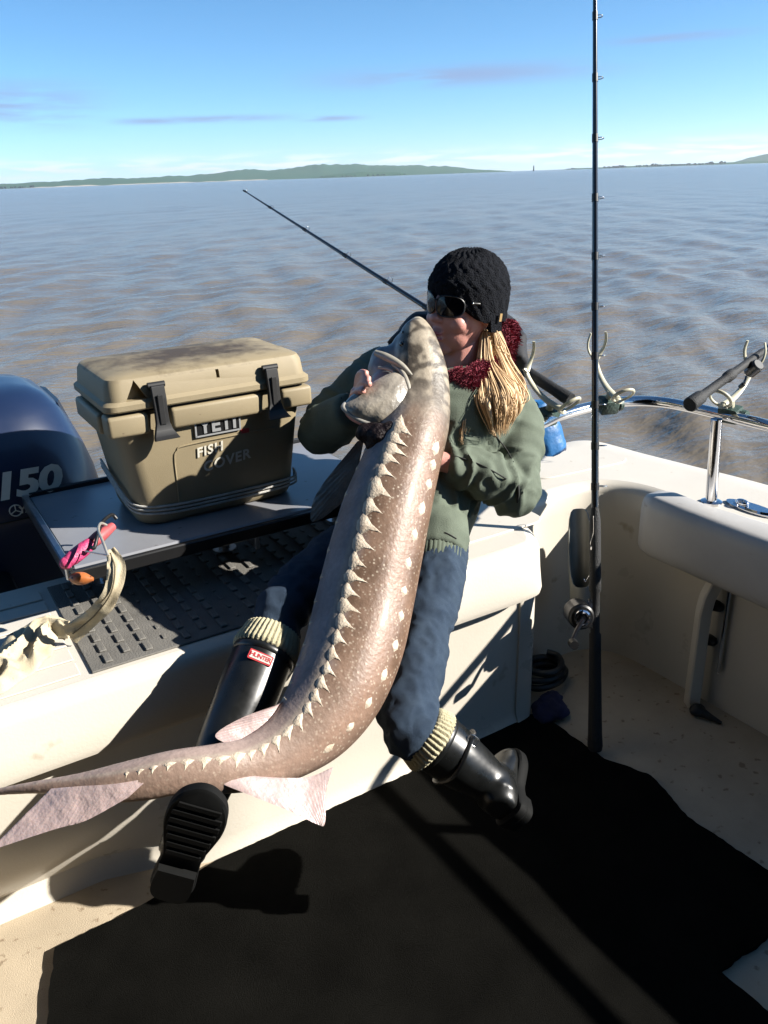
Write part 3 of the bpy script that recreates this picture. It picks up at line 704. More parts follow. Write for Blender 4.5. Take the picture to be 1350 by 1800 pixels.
# left holder and the rod that leans out behind the person
rl0 = at(1003, 703, D=2.36); rl1 = at(430, 336, D=3.5); aL = (rl1-rl0).normalized()
holder(at(962, 733, Z=.883)+Vector((0, 0, .005)), aL, 'cream rod holder with green clamp holding the rod that leans behind the person')
tL, PL, _ = rod('black fishing rod leaning out over the water behind the person', rl0, rl1, .50, .0165, .0018, (.12, .28, .46, .66, .85, 1.0))
# middle holder, empty
aM = at(1012, 632, D=2.55)-at(1075, 703, D=2.38)
holder(at(1068, 712, Z=.883)+Vector((0, 0, .004)), aM, 'empty cream rod holder in the bend of the rail behind the tall rod')
# right holder
rr0 = at(1212, 712, D=2.17); rr1 = rr0+(at(1350, 611, D=2.42)-rr0).normalized()*2.1; aR = (rr1-rr0).normalized()
holder(at(1283, 728, Z=.883)+Vector((0, 0, .004)), aR, 'cream rod holder with green clamp nearest the right edge, holding a rod')
gl = .42
tR, PR, aRR = rod('black fishing rod pointing off the right edge in the cream holder', rr0, rr1, gl, .0150, .002, (.2, .4, .65, 1.0), grip2=[(0, .018), (.004, .0205), (.055, .019), (.075, .013), (.20, .0125), (.205, .016), (.235, .016), (.24, .012), (.42, .010)])
M_gun = mat('gunmetal', (0.10, 0.10, 0.11), rough=.3, metal=1, var=.3, vscale=80)
def reel(P, a, s0, side, parent, sc=1.0):
    s_ = Vector(side); s_ = (s_-a*s_.dot(a)).normalized(); w = a.cross(s_).normalized(); c = P(s0)+s_*.034*sc
    Q = lambda x, y, z: c+(a*x+s_*y+w*z)*sc
    bm = bmesh.new(); tube(bm, [Q(0, 0, -.030), Q(0, 0, -.026), Q(0, 0, .026), Q(0, 0, .030)], [.022*sc, .026*sc, .026*sc, .022*sc], 20); 
    r_ = obj('reel', bm, M_black, parent, 35)
    bm = bmesh.new(); tube(bm, [Q(0, 0, -.024), Q(0, 0, .024)], .0272*sc, 20); obj('spool', bm, M_gun, r_)
    bm = bmesh.new(); tube(bm, [Q(0, -.03, 0), Q(0, -.012, 0)], [.008*sc, .012*sc], 8); tube(bm, [Q(-.03, -.026, 0), Q(.03, -.026, 0)], .007*sc, 8); obj('reel_foot', bm, M_steel, r_)
    bm = bmesh.new(); tube(bm, [Q(0, 0, .030), Q(0, 0, .042)], .006*sc, 8); tube(bm, [Q(0, 0, .042), Q(-.018, .012, .044), Q(-.045, .025, .046)], .0045*sc, 8); obj('crank', bm, M_gun, r_)
    bm = bmesh.new(); tube(bm, [Q(-.045, .025, .046), Q(-.045, .025, .052), Q(-.045, .025, .072)], [.005*sc, .010*sc, .009*sc], 10); obj('crank_knob', bm, M_black, r_)
    bm = bmesh.new(); ang = [R(x) for x in range(0, 361, 30)]
    tube(bm, [Q(.014*math.cos(x), .014*math.sin(x), .034) for x in ang], .004*sc, 6, cap=False); obj('star_drag', bm, M_steel, r_)
reel(PR, aRR, .33, (-.2, -.6, -.6), tR, .7)
# the tall rod standing in the corner
v0 = at(1046, 1345, D=1.0)-CAM; v1 = at(1046, 878, Y=1.50)
v0 = at(1046, 1318, Z=.013); vt = v0+(v1-v0).normalized()*2.55
segs = [(0, .019), (.015, .022), (.05, .020), (.30, .0165), (.34, .0165), (.345, .013), (.46, .013), (.465, .017), (.50, .017), (.505, .0165), (.66, .0155), (.70, .010), (.72, .008)]
tV, PV, aV = rod('tall black fishing rod standing upright in the stern corner', v0, vt, .70, .0175, .0022, (.03, .09, .15, .22, .29, .36, .44, .52, .60, .68, .76, .84, .92, 1.0), grip2=segs)
reel(PV, aV, .40, (-.857, .515, 0), tV, 1.35)
# rod tube on the corner wall
M_pvc = mat('grey_white_plastic_tube', (0.30, 0.30, 0.27), rough=.35, var=.15, vscale=20)
tb = at(1024, 1082, Y=1.60); bm = bmesh.new(); rows = []; ri = []
axis = (at(1018, 905, Y=1.66)-tb).normalized(); s_, u_ = frame(axis, Vector((1, 0, 0)))
vd = (CAM-tb).normalized()
H0 = .33
for k in range(5):
    row, rwi = [], []
    for i in range(24):
        an = 2*math.pi*i/24; dr = s_*math.cos(an)+u_*math.sin(an)
        f = (1-dr.dot(vd))*.5; top = .10+(H0-.10)*sstep(.05, .95, f)
        row.append(tb+dr*.036+axis*(top*k/4)); rwi.append(tb+dr*.033+axis*(top*k/4))
    rows.append(row); ri.append(rwi)
loft(bm, rows+ri[::-1], cap=False); tubeo = obj('rod_tube', bm, M_pvc, None, 40)
bm = bmesh.new(); tube(bm, [tb-axis*.012, tb+axis*.001], [.030, .037], 24)
root_at(tubeo, tb); obj('tube_cap', bm, M_pvc, tubeo)
tag(tubeo, 'slant-cut white rod tube fixed in the stern corner beside the tall rod', 'rod tube')
# terminal tackle hanging on the tall rod
tk = at(1040, 960, Y=1.47); bm = bmesh.new()
stube(bm, [tk+Vector((0, 0, .09)), tk+Vector((.004, 0, .04)), tk+Vector((-.004, 0, .01)), tk], .0016, 6)
ellipsoid(bm, tk+Vector((.004, 0, -.008)), (.006, .006, .010)); ellipsoid(bm, tk+Vector((.010, 0, -.035)), (.005, .005, .014))
stube(bm, [tk+Vector((.008, 0, -.05)), tk+Vector((.002, 0, -.085)), tk+Vector((-.014, 0, -.105)), tk+Vector((-.02, 0, -.095))], .0018, 6)
tag(root_at(obj('fishing_tackle', bm, M_steel, None, 60), tk), 'small shiny snap and hook hanging beside the tall rod', 'tackle')

# ------------------------------------------------------------------ small things
M_blue = mat('blue_plastic', (0.03, 0.20, 0.52), rough=.4, spec=.5, var=.3, vscale=16, bump=.5, bscale=24)
b0, b1 = at(948, 705, Y=1.96), at(966, 792, Y=1.92)
bm = bmesh.new(); rows = []
for k in range(9):
    t = k/8; c = b0.lerp(b1, t); r_ = .035+.035*sstep(0, .8, t)-.01*sstep(.85, 1, t)
    rows.append([c+Vector((math.cos(a)*r_*(1+.15*math.sin(3*a+k)), math.sin(a)*r_*.7*(1+.12*math.sin(2*a+k*1.3)), .006*math.sin(4*a))) for a in [2*math.pi*i/20 for i in range(20)]])
loft(bm, rows); tag(root_at(obj('blue_bag', bm, M_blue, None, 60), b1), 'blue plastic bag hanging under the rail beside the green jacket', 'bag')
# pink handled tool, carabiner
M_pink = mat('pink_rubber', (0.72, 0.07, 0.22), rough=.5, var=.25, vscale=40, bump=.4, bscale=100)
M_wire = mat('dull_wire', (0.55, 0.52, 0.46), rough=.4, metal=.7, var=.2, vscale=100)
g0, g1, g2 = at(116, 990, D=1.80), at(160, 955, D=1.84), at(198, 925, D=1.90)
gaff = thing('hand_gaff', g0, 'pink handled hook tool lying on the front edge of the white board', 'tool')
bm = bmesh.new(); stube(bm, [g0, g0.lerp(g1, .3), g0.lerp(g1, .7), g1], [.013, .0165, .0165, .014], 14, 4); ellipsoid(bm, g0, (.014, .014, .014)); obj('handle', bm, M_pink, gaff, 60)
bm = bmesh.new(); stube(bm, [g1, g1.lerp(g2, .4), g2], [.013, .015, .010], 12, 4); obj('collar', bm, mat('coral_plastic', (.62, .12, .13), rough=.5, var=.4, vscale=60), gaff, 60)
bm = bmesh.new(); h = [at(x, y, D=d) for x, y, d in ((205, 912, 1.93), (196, 905, 1.92), (180, 918, 1.87), (172, 940, 1.83), (166, 962, 1.81), (160, 962, 1.80))]
stube(bm, h, .0045, 8, 5); obj('black_loop', bm, M_black, gaff, 60)
bm = bmesh.new(); h = [at(x, y, D=d) for x, y, d in ((190, 977, 1.74), (182, 955, 1.76), (173, 932, 1.80), (177, 920, 1.84), (187, 923, 1.86))]
stube(bm, h, .0032, 8, 5); h = [at(x, y, D=d) for x, y, d in ((189, 976, 1.75), (172, 973, 1.78), (150, 969, 1.80))]; stube(bm, h, .0018, 6, 3)
obj('wire_hook', bm, M_wire, gaff, 60)
# spotted lure
l0, l1 = at(122, 1016, D=1.80), at(164, 1018, D=1.80); ax = (l1-l0).normalized()
bm = bmesh.new(); stube(bm, [l0, l0.lerp(l1, .25), l0.lerp(l1, .6), l1], [.005, .013, .014, .004], 14, 5)
lure = root_at(obj('lure', bm, mat('orange_spotted_lure', (.62, .20, .06), rough=.3, var=.4, vscale=60, spots=(70, .62, (.05, .03, .02))), None, 60), l0)
tag(lure, 'orange lure with dark spots hanging below the pink handle', 'lure')
bm = bmesh.new(); ellipsoid(bm, l0+ax*.008+(CAM-l0).normalized()*.009, (.004, .004, .004)); obj('eye', bm, M_black, lure)
# canvas strap and the crumpled cloth at its end
M_canvas = mat('stained_canvas', (0.74, 0.66, 0.48), rough=.9, spec=.2, var=.30, vscale=14, col2=(.56, .46, .30), bump=.2, bscale=300, spots=(30, .68, (.30, .24, .12)))
def ribbon(bm, path, sub=8, th=.0022):
    """path: (px, py, D, width, twist)"""
    q = catmull([(*at(x, y, D=d), w, tw) for x, y, d, w, tw in path], sub); rows = []
    for i, p in enumerate(q):
        c = Vector(p[:3]); t = (Vector(q[min(i+1, len(q)-1)][:3])-Vector(q[max(i-1, 0)][:3])).normalized(); v = (CAM-c).normalized()
        s_ = t.cross(v).normalized(); s_ = (Matrix.Rotation(float(p[4]), 3, t) @ s_); n = s_.cross(t)
        ring = []
        m_ = 9
        for k in range(m_):
            u_ = k/(m_-1)*2-1; ring.append(c+s_*(u_*p[3])+n*(.004*math.sin(u_*3.0)*p[3]/.03+.003*noise.noise(c*30+Vector((u_*2, 0, 0)))*2+th))
        for k in range(m_-1, -1, -1):
            u_ = k/(m_-1)*2-1; ring.append(c+s_*(u_*p[3])+n*(.004*math.sin(u_*3.0)*p[3]/.03+.003*noise.noise(c*30+Vector((u_*2, 0, 0)))*2-th))
        rows.append(ring)
    loft(bm, rows)
strap = thing('canvas_strap', at(150, 1110, Z=.63), 'stained cream canvas strap hanging from the hook to the stern ledge', 'strap')
bm = bmesh.new(); ribbon(bm, [(194, 966, 1.76, .010, .1), (204, 992, 1.74, .018, .1), (203, 1018, 1.735, .0185, .1), (196, 1042, 1.733, .017, .05), (184, 1063, 1.74, .019, -.05), (166, 1081, 1.757, .018, -.1), (145, 1099, 1.79, .020, -.1), (122, 1116, 1.80, .024, 0)]); obj('webbing', bm, M_canvas, strap, 70)
bm = bmesh.new(); stube(bm, [at(x, y, D=d)+(CAM-at(x, y, D=d)).normalized()*.006 for x, y, d in ((194, 972, 1.757), (202, 1000, 1.735), (195, 1042, 1.73), (170, 1078, 1.75), (147, 1099, 1.785), (128, 1114, 1.795))], .0016, 6, 5); obj('seam', bm, mat('dark_crease_line', (.20, .16, .09), rough=.9, var=.3, vscale=60), strap, 70)  # dark line along the strap's middle crease
cpx = catmull([(*at(x, y, Z=.625), w) for x, y, w in ((126, 1112, .018), (104, 1106, .030), (80, 1108, .042), (60, 1122, .052), (42, 1146, .058), (24, 1168, .056), (0, 1188, .052), (-40, 1212, .05))], 12)
rows = []; nv = 34
for i, p in enumerate(cpx):
    c = Vector(p[:3]); t = (Vector(cpx[min(i+1, len(cpx)-1)][:3])-Vector(cpx[max(i-1, 0)][:3])); t.z = 0; t.normalize(); s_ = Vector((-t.y, t.x, 0)); top, bot = [], []
    for k in range(nv):
        u_ = k/(nv-1)*2-1; w_ = float(p[3])*(1+.22*noise.noise(Vector((i*.11, u_*.8+3, 0))))
        q = c+s_*(u_*w_)+t*(.014*noise.noise(Vector((i*.15, u_*1.5, 7))))
        rg = abs(noise.noise(Vector((q.x*11, q.y*11, 2.0))+s_*u_*.6)); rg2 = abs(noise.noise(Vector((q.x*34, q.y*30, 5.0))))
        h = (.024*(1-min(1, rg*2.6))+.004*(1-min(1, rg2*3))+.007)*(1-abs(u_)**3)
        q.z = .6225+h; top.append(q); b_ = q.copy(); b_.z = .6213; bot.append(b_)
    rows.append(top+bot[::-1])
bm = bmesh.new(); loft(bm, rows); obj('cloth_end', bm, M_canvas, strap, 55)
# corner clutter on the floor
hose = bmesh.new(); hc = at(955, 1195, Z=.02)
pp = [Vector((hc.x+(.085-.004*i*.2)*math.cos(i*.5)*(1+.08*math.sin(i*1.7)), hc.y+(.055)*math.sin(i*.5), .016+.0055*i*.35)) for i in range(40)]
stube(hose, pp, .011, 8, 3)
tag(root_at(obj('coiled_hose', hose, mat('dark_hose', (.02, .022, .024), rough=.45, var=.3, vscale=40), None, 60), (hc.x, hc.y, 0)), 'dark hose coiled on the floor in the shaded stern corner', 'hose')
rb = at(965, 1246, Z=.02); bm = bmesh.new()
for dx, dy, r_ in ((0, 0, .05), (.04, .03, .035), (-.04, -.01, .035), (.02, -.03, .03)): ellipsoid(bm, rb+Vector((dx, dy, 0)), (r_, r_, r_*.5))
me = remeshed(bm, .007, 3); displace(me, lambda c, n: .012*(noise.ridged_multi_fractal(Vector(c)*22, .9, 2.1, 3, 1, 2)-.8))
for v in me.vertices: v.co.z = max(v.co.z, .013)
tag(root_at(link('blue_rag', me, mat('dark_blue_cloth', (.02, .025, .10), rough=.9, var=.4, vscale=40), None, 70), (rb.x, rb.y, .013)), 'dark blue rag crumpled on the mat below the coiled hose', 'rag')
k0, k1 = at(1226, 1248, Z=.02), at(1268, 1271, Z=.008); bm = bmesh.new()
stube(bm, [k0, k0.lerp(k1, .4), k1], [.020, .012, .005], 10, 4); ellipsoid(bm, k0, (.026, .022, .018)); tag(root_at(obj('hand_pump', bm, M_rubber, None, 60), k0), 'small black tool lying on the floor at the foot of the post', 'tool')
g0, g1 = at(1281, 1050, X=1.935), at(1262, 1182, X=1.935)
gp = thing('clip_pole', g1, 'thin dark pole held by two black clips under the coaming', 'pole')
bm = bmesh.new(); tube(bm, [g0+(g0-g1)*.2, g1], .006, 10); obj('shaft', bm, M_steel, gp)
for x, y in ((1262, 1068), (1250, 1128)):
    c = at(x, y, X=1.935); bm = bmesh.new(); ellipsoid(bm, c+Vector((.005, .012, 0)), (.02, .028, .017)); box(bm, c-Vector((.01, .01, .01)), c+Vector((.025, .03, .012)), .004, 1); obj('clip', bm, M_black, gp)
# ------------------------------------------------------------------ the sturgeon
fish = thing('sturgeon', at(640, 1100, D=1.70), 'large brown sturgeon with pale bony plates held upright in the person\'s arms', 'fish')
# centre line: (px, py, depth, half width in px)
FC = [(734, 557, 1.985, 6), (734, 566, 1.985, 16), (733, 586, 1.98, 30), (734, 620, 1.975, 42), (737, 660, 1.97, 50), (738, 705, 1.95, 53), (729, 745, 1.92, 60), (714, 785, 1.89, 66),
      (700, 830, 1.87, 70), (678, 900, 1.83, 78), (658, 980, 1.79, 83), (640, 1060, 1.75, 86), (622, 1135, 1.70, 87), (592, 1210, 1.645, 84), (552, 1270, 1.595, 74), (500, 1315, 1.545, 58), (440, 1342, 1.50, 47),
      (380, 1351, 1.465, 43), (310, 1357, 1.44, 39), (250, 1369, 1.43, 37), (190, 1378, 1.425, 31), (130, 1379, 1.425, 18), (60, 1384, 1.43, 11), (0, 1391, 1.44, 7), (-60, 1398, 1.45, 3)]
fq = catmull([(*at(x, y, D=d), r*d/F_PX) for x, y, d, r in FC], 6)
FP = [Vector(p[:3]) for p in fq]; FR = [float(p[3]) for p in fq]; NF = len(FP)
FT = [(FP[min(i+1, NF-1)]-FP[max(i-1, 0)]).normalized() for i in range(NF)]
AL = R(60)
def fdir(i, phi):
    T = FT[i]; v = (CAM-FP[i]); v = (v-T*v.dot(T)).normalized(); s = v.cross(T).normalized()
    a = AL+phi; return v*math.cos(a)+s*math.sin(a)
def frad(i, phi):
    d = lambda c, w: math.exp(-((abs(phi)-R(c))/R(w))**2)
    k = 1+.055*d(0, 16)+.04*d(84, 14)+.03*d(132, 14)-.07*d(180, 35)
    return FR[i]*k
bm = bmesh.new(); NS = 36
loft(bm, [[FP[i]+fdir(i, -math.pi+2*math.pi*k/NS)*frad(i, -math.pi+2*math.pi*k/NS) for k in range(NS)] for i in range(NF)])
# throat and jaw on the belly side of the head
for x, y, d, rx in ((700, 640, 2.0, 36), (684, 652, 2.0, 38), (690, 690, 1.97, 44), (700, 735, 1.95, 50), (676, 636, 2.0, 26), (716, 612, 1.99, 28)):
    r_ = rx*d/F_PX; ellipsoid(bm, at(x, y, D=d), (r_, r_, r_*1.05))
me = remeshed(bm, .0045, 4)
FPn = np.array([tuple(p) for p in FP])
def fparam(c):
    i = int(np.argmin(((FPn-np.array(c))**2).sum(1))); T = FT[i]; d = Vector(c)-FP[i]; d = d-T*d.dot(T)
    v = (CAM-FP[i]); v = (v-T*v.dot(T)).normalized(); s = v.cross(T).normalized()
    a = math.atan2(d.dot(s), d.dot(v))-AL
    while a < -math.pi: a += 2*math.pi
    while a > math.pi: a -= 2*math.pi
    return i/6.0, a
def lerp3(a, b, t): return tuple(a[k]*(1-t)+b[k]*t for k in range(3))
def fish_col(c, n):
    t, phi = fparam(c); ap = abs(math.degrees(phi))
    n1 = noise.noise(Vector(c)*22); n2 = noise.noise(Vector(c)*70); n3 = noise.noise(Vector(c)*9+Vector((3, 1, 7)))
    back = lerp3((.150, .088, .055), (.275, .170, .115), min(1, max(0, .5+n1*.9)))
    back = lerp3(back, (.42, .235, .15), math.exp(-((ap-28)/16)**2)*.55)
    flank = lerp3((.24, .235, .26), (.37, .35, .375), .5+n1*.8)
    belly = (.56, .50, .47)
    col = lerp3(back, flank, sstep(72, 94, ap+8*n1)); col = lerp3(col, belly, sstep(122, 150, ap+8*n1))
    col = lerp3(col, (.44, .31, .245), sstep(12.0, 16, t)*.75)
    col = lerp3(col, (.50, .38, .34), sstep(13.5, 17, t)*sstep(80, 120, ap))
    col = lerp3(col, (.52, .44, .36), .75*math.exp(-((ap-90)/5.0)**2)*sstep(6.5, 8, t))
    # head: pale with dark marbling
    hd = 1-sstep(5.6, 7.0, t+.3*n1)
    m = sstep(.10, .42, abs(noise.noise(Vector(c)*30+Vector((9, 2, 4))))+.25*n2)
    hc = lerp3((.075, .058, .042), (.50, .425, .32), .12+.88*m)
    hc = lerp3(hc, (.30, .25, .20), sstep(4.2, 6.0, t)*.6)
    hc = lerp3(hc, (.66, .60, .46), 1-sstep(.3, 1.2, t+.5*n1))
    hc = lerp3(hc, (.30, .34, .40), sstep(98, 130, ap)*.7)  # blue-grey shade of the head's underside put into the colour
    return lerp3(col, hc, hd)
paint(me, fish_col)
def dot_mask(c, n):
    t, phi = fparam(c); ap = abs(math.degrees(phi)); k = sstep(5.8, 7.2, t)*(1-sstep(74, 86, ap))*(1-.55*sstep(13, 17, t))*(.55+.6*noise.noise(Vector(c)*14)); return (k, k, k)
paint(me, dot_mask, 'Dot')
M_fish = mat('wet_sturgeon_skin', (.2, .15, .1), rough=.46, spec=.32, attr='Col', var=.25, vscale=90, bump=.13, bscale=120, bdet=3, coat=.05, spots=(190, .72, (.62, .52, .40)), dots=(115, .32, (.74, .64, .50), 'Dot'))
fb = link('body', me, M_fish, fish, 80)
# bony plates
M_scute = mat('pale_bony_plate', (.80, .70, .56), rough=.45, spec=.4, var=.3, vscale=45, col2=(.58, .46, .34), bump=.3, bscale=200)
SL = ([(-.62, -.10), (-.40, .12), (-.10, .36), (.28, 1.0), (.26, .34), (.60, .02), (.30, -.26), (-.15, -.34)], (.08, .06))
SD = ([(-.75, 0), (-.3, .38), (.2, .42), (.75, 0), (.2, -.42), (-.3, -.38)], (.15, 0))
SEG = [(FP[i+1]-FP[i]).length for i in range(NF-1)]
def put_scute(m, t, phi, sx, sy, sz):
    """a bony plate bent onto the flank at body parameter t and angle phi"""
    pts, ap_ = m; sg = 1 if phi <= 0 else -1
    def P(x, y, h):
        f = t*6; i = min(NF-2, max(1, int(f))); f += x*sx/max(1e-3, SEG[i]); f = min(NF-2.01, max(1, f)); i = int(f); fr = f-i
        ph = phi+sg*y*sy/max(.012, FR[i]); d = (fdir(i, ph)*(1-fr)+fdir(i+1, ph)*fr).normalized()
        return FP[i].lerp(FP[i+1], fr)+d*(frad(i, ph)*(1-fr)+frad(i+1, ph)*fr+h)
    n = len(pts); v = [P(x, y, -.0012) for x, y in pts]+[P(x*.62+ap_[0]*.38, y*.62+ap_[1]*.38, sz*.6) for x, y in pts]+[P(*ap_, sz)]
    f = [(i, (i+1) % n, n+(i+1) % n, n+i) for i in range(n)]+[(n+i, n+(i+1) % n, 2*n) for i in range(n)]
    return pydata('scute', v, f, M_scute, fish, 50)
rs = random.Random(4)
NL = 33
for k in range(NL):
    u = k/(NL-1); t = 7.0+12.3*u**1.0; s = .040*(1-u)**.75+.010; w = (.82+.3*rs.random())
    i = min(NF-1, int(t*6)); s = min(s, FR[i]*.55)
    put_scute(SL, t, R(-82), s*1.05*w*(.9+.25*rs.random()), s*(.75+.5*rs.random()), s*.075)
    if k % 2 == 0 and k < 28: put_scute(SL, t, R(84), s*.6, s*.7, s*.14)
for k in range(13):
    u = k/12; t = 7.15+7.3*u; s = .030-.010*u
    put_scute(SD, t, R(-14+3*math.sin(k)), s*.95*(.85+.3*rs.random()), s*.95, s*.08)
for k in range(12): put_scute(SL, 7.8+6.5*k/11, R(-131), .016, .014, .002)
# eye and nostrils
M_eye = mat('dark_eye', (.01, .01, .01), rough=.08, coat=.5, var=.1)
def on_fish(px, py):
    """first point of the fish body under a pixel"""
    dg = bpy.context.evaluated_depsgraph_get(); d = (at(px, py, D=1.0)-CAM).normalized(); b = BASE[fish.name]
    ok, loc, nr, idx = fb.ray_cast(CAM-b, d); return (loc+b, nr) if ok else (at(px, py, D=1.9), -d)
bpy.context.view_layer.update()
for px, py, r_ in ((706, 604, .0075), (708, 584, .0042)):
    p, n = on_fish(px, py); bm = bmesh.new(); ellipsoid(bm, p-n*r_*.35, (r_, r_, r_)); obj('eye' if r_ > .005 else 'nostril', bm, M_eye, fish, 80)
# fins: grids between a root edge and a tip edge
M_fin = mat('pinkish_fin', (.66, .50, .47), rough=.4, spec=.5, var=.35, vscale=30, col2=(.54, .42, .42), bump=.3, bscale=60, coat=.2, sss=.1)
M_fing = mat('grey_pectoral_fin', (.46, .40, .34), rough=.4, spec=.5, var=.4, vscale=25, bump=.5, bscale=80, coat=.2)
def fin(name, root, tip, m, th=.006, bow=.012, rays=9, ripple=.0016):
    A = catmull([tuple(at(x, y, D=d)) for x, y, d in root], 8); B = catmull([tuple(at(x, y, D=d)) for x, y, d in tip], 8)
    n = 60; ra = [Vector(A[int(i*(len(A)-1)/n)]).lerp(Vector(A[min(len(A)-1, int(i*(len(A)-1)/n)+1)]), (i*(len(A)-1)/n) % 1) for i in range(n+1)]
    rb = [Vector(B[int(i*(len(B)-1)/n)]).lerp(Vector(B[min(len(B)-1, int(i*(len(B)-1)/n)+1)]), (i*(len(B)-1)/n) % 1) for i in range(n+1)]
    v = (CAM-(ra[n//2]+rb[n//2])/2).normalized(); front, back = [], []; mrow = 12
    for i in range(n+1):
        fr_, bk = [], []
        for k in range(mrow+1):
            t = k/mrow; p = ra[i].lerp(rb[i], t); h = th*(1-t*.85)*(.35+.65*math.sin(math.pi*min(1, max(0, (i/n)*.9+.05))))
            off = bow*math.sin(math.pi*t*.5)+ripple*math.sin(i/n*rays*2*math.pi)*(.3+.7*t)+.003*noise.noise(p*25)
            fr_.append(p+v*(off+h*.5)); bk.append(p+v*(off-h*.5))
        front.append(fr_+bk[::-1])
    bm = bmesh.new(); loft(bm, front); return obj(name, bm, m, fish, 75)
fin('pectoral_fin', [(640, 772, 1.93), (632, 812, 1.915), (622, 850, 1.905)], [(628, 776, 1.92), (560, 862, 1.885), (546, 912, 1.87), (565, 912, 1.88), (600, 885, 1.90)], M_fing, .010, .01, 12, .0008)
fin('pelvic_fin', [(502, 1230, 1.58), (488, 1262, 1.555), (466, 1312, 1.53)], [(490, 1238, 1.56), (425, 1262, 1.525), (380, 1290, 1.51), (396, 1306, 1.51), (440, 1324, 1.52)], M_fin, .008, .012, 16, .0004)
fin('dorsal_fin', [(586, 1348, 1.51), (540, 1366, 1.49), (470, 1366, 1.465), (395, 1358, 1.44)], [(572, 1386, 1.49), (571, 1446, 1.46), (556, 1448, 1.455), (510, 1426, 1.445), (395, 1380, 1.435)], M_fin, .008, .006, 20, .0004)
fin('anal_fin', [(306, 1340, 1.455), (270, 1350, 1.45), (240, 1362, 1.45)], [(302, 1352, 1.42), (298, 1362, 1.415), (270, 1372, 1.425), (245, 1378, 1.43)], mat('cream_fin_edge', (.50, .42, .28), rough=.45, var=.3, vscale=40), .010, .012, 5, .0006)
fin('tail_fin', [(262, 1368, 1.40), (200, 1378, 1.395), (140, 1382, 1.40), (90, 1386, 1.41)], [(225, 1402, 1.39), (152, 1442, 1.38), (95, 1458, 1.378), (-20, 1496, 1.37)], M_fin, .008, .004, 22, .0005)
fin('anal_web', [(300, 1362, 1.47), (270, 1370, 1.47), (236, 1370, 1.47)], [(305, 1385, 1.48), (275, 1398, 1.48), (240, 1385, 1.475)], M_fing, .006, .004, 5, .0006)
M_jaw_pre = mat('pale_gill_rim', (.44, .42, .38), rough=.3, var=.3, vscale=40, coat=.3)
# gill cover held open, dark gill chamber beneath it
M_gill = mat('grey_gill_cover', (.52, .46, .37), rough=.36, spec=.5, var=.4, vscale=22, col2=(.20, .175, .145), bump=.3, bscale=60, coat=.25)
gout = [(712, 662, 1.895), (722, 690, 1.885), (722, 715, 1.88), (716, 735, 1.875), (692, 741, 1.868), (660, 746, 1.858), (632, 738, 1.855), (608, 722, 1.86), (604, 712, 1.866), (618, 695, 1.88), (640, 682, 1.886), (668, 664, 1.892), (692, 655, 1.896)]
gq = catmull([tuple(at(x, y, D=d)) for x, y, d in gout+[gout[0]]], 6)[:-1]; gc = at(674, 704, D=1.876); gv = (CAM-gc).normalized(); rings = []
for t, o_ in ((.0, .030), (.25, .029), (.5, .025), (.7, .019), (.85, .012), (.95, .006), (1.0, .001), (1.0, -.006), (.9, -.006), (.6, .004), (.3, .012), (.0, .014)):
    rings.append([gc.lerp(Vector(p), max(t, .002))+gv*(o_+.0015*math.sin(3*math.atan2(Vector(p).z-gc.z, (Vector(p)-gc).dot(rt)))*t*(1-t)+.004*noise.noise(Vector(p)*25)*t) for p in gq])
bm = bmesh.new(); loft(bm, rings); obj('gill_cover', bm, M_gill, fish, 80)
bm = bmesh.new(); stube(bm, [Vector(p)+gv*.002 for p in gq[18:54:4]], [.003]+[.0055]*7+[.003], 8, 4); obj('gill_rim', bm, M_jaw_pre, fish, 80)
M_gilld = mat('dark_gill_chamber', (.012, .005, .007), rough=.55, spec=.2, var=.5, vscale=60, bump=.6, bscale=120)
bm = bmesh.new()
for x, y, d, a_, b_ in ((700, 748, 1.838, .022, .016), (686, 756, 1.836, .026, .020), (668, 764, 1.840, .034, .026), (648, 760, 1.852, .032, .024), (684, 776, 1.832, .026, .020), (662, 780, 1.846, .028, .018)): ellipsoid(bm, at(x, y, D=d), (a_, a_*.8, b_))
me = remeshed(bm, .005, 3); displace(me, lambda c, n: .003*noise.noise(Vector(c)*60)); link('gill_chamber', me, M_gilld, fish, 80)
# jaw ridge folds
M_jaw = mat('pale_jaw_fold', (.48, .44, .36), rough=.35, var=.3, vscale=40, coat=.3)
for pts, r_ in ((((660, 620, 1.935), (680, 628, 1.92), (705, 642, 1.905), (724, 660, 1.90)), (.007, .010, .008, .004)), (((690, 640, 1.92), (708, 656, 1.90), (719, 684, 1.885), (720, 706, 1.88)), (.004, .006, .006, .003)), (((665, 646, 1.94), (690, 652, 1.915), (706, 676, 1.895)), (.003, .005, .003))):
    bm = bmesh.new(); stube(bm, [at(*p[:2], D=p[2]) for p in pts], list(r_), 8, 6); obj('jaw_fold', bm, M_jaw, fish, 80)
# ------------------------------------------------------------------ the person
M_skin = mat('skin', (.80, .38, .31), rough=.45, spec=.4, var=.14, vscale=30, sss=.15, bump=.08, bscale=300)
M_jacket = mat('olive_cotton_jacket', (.175, .210, .160), rough=.85, spec=.2, var=.22, vscale=22, bump=.25, bscale=500)
M_jean = mat('blue_denim', (.030, .052, .090), rough=.9, spec=.2, var=.35, vscale=26, col2=(.055, .085, .130), bump=.5, bscale=600)
M_boot = mat('black_rubber_boot', (.012, .013, .013), rough=.32, spec=.5, var=.3, vscale=18, rvar=.1)
M_sole = mat('black_rubber_sole', (.005, .0055, .0055), rough=.75, spec=.15, var=.3, vscale=60)
M_sock = mat('cream_knit', (.66, .60, .40), rough=.95, spec=.1, var=.2, vscale=90, bump=.5, bscale=300)
M_hat = mat('charcoal_knit', (.014, .016, .022), rough=.95, spec=.12, var=.45, vscale=70, bump=.9, bscale=260)
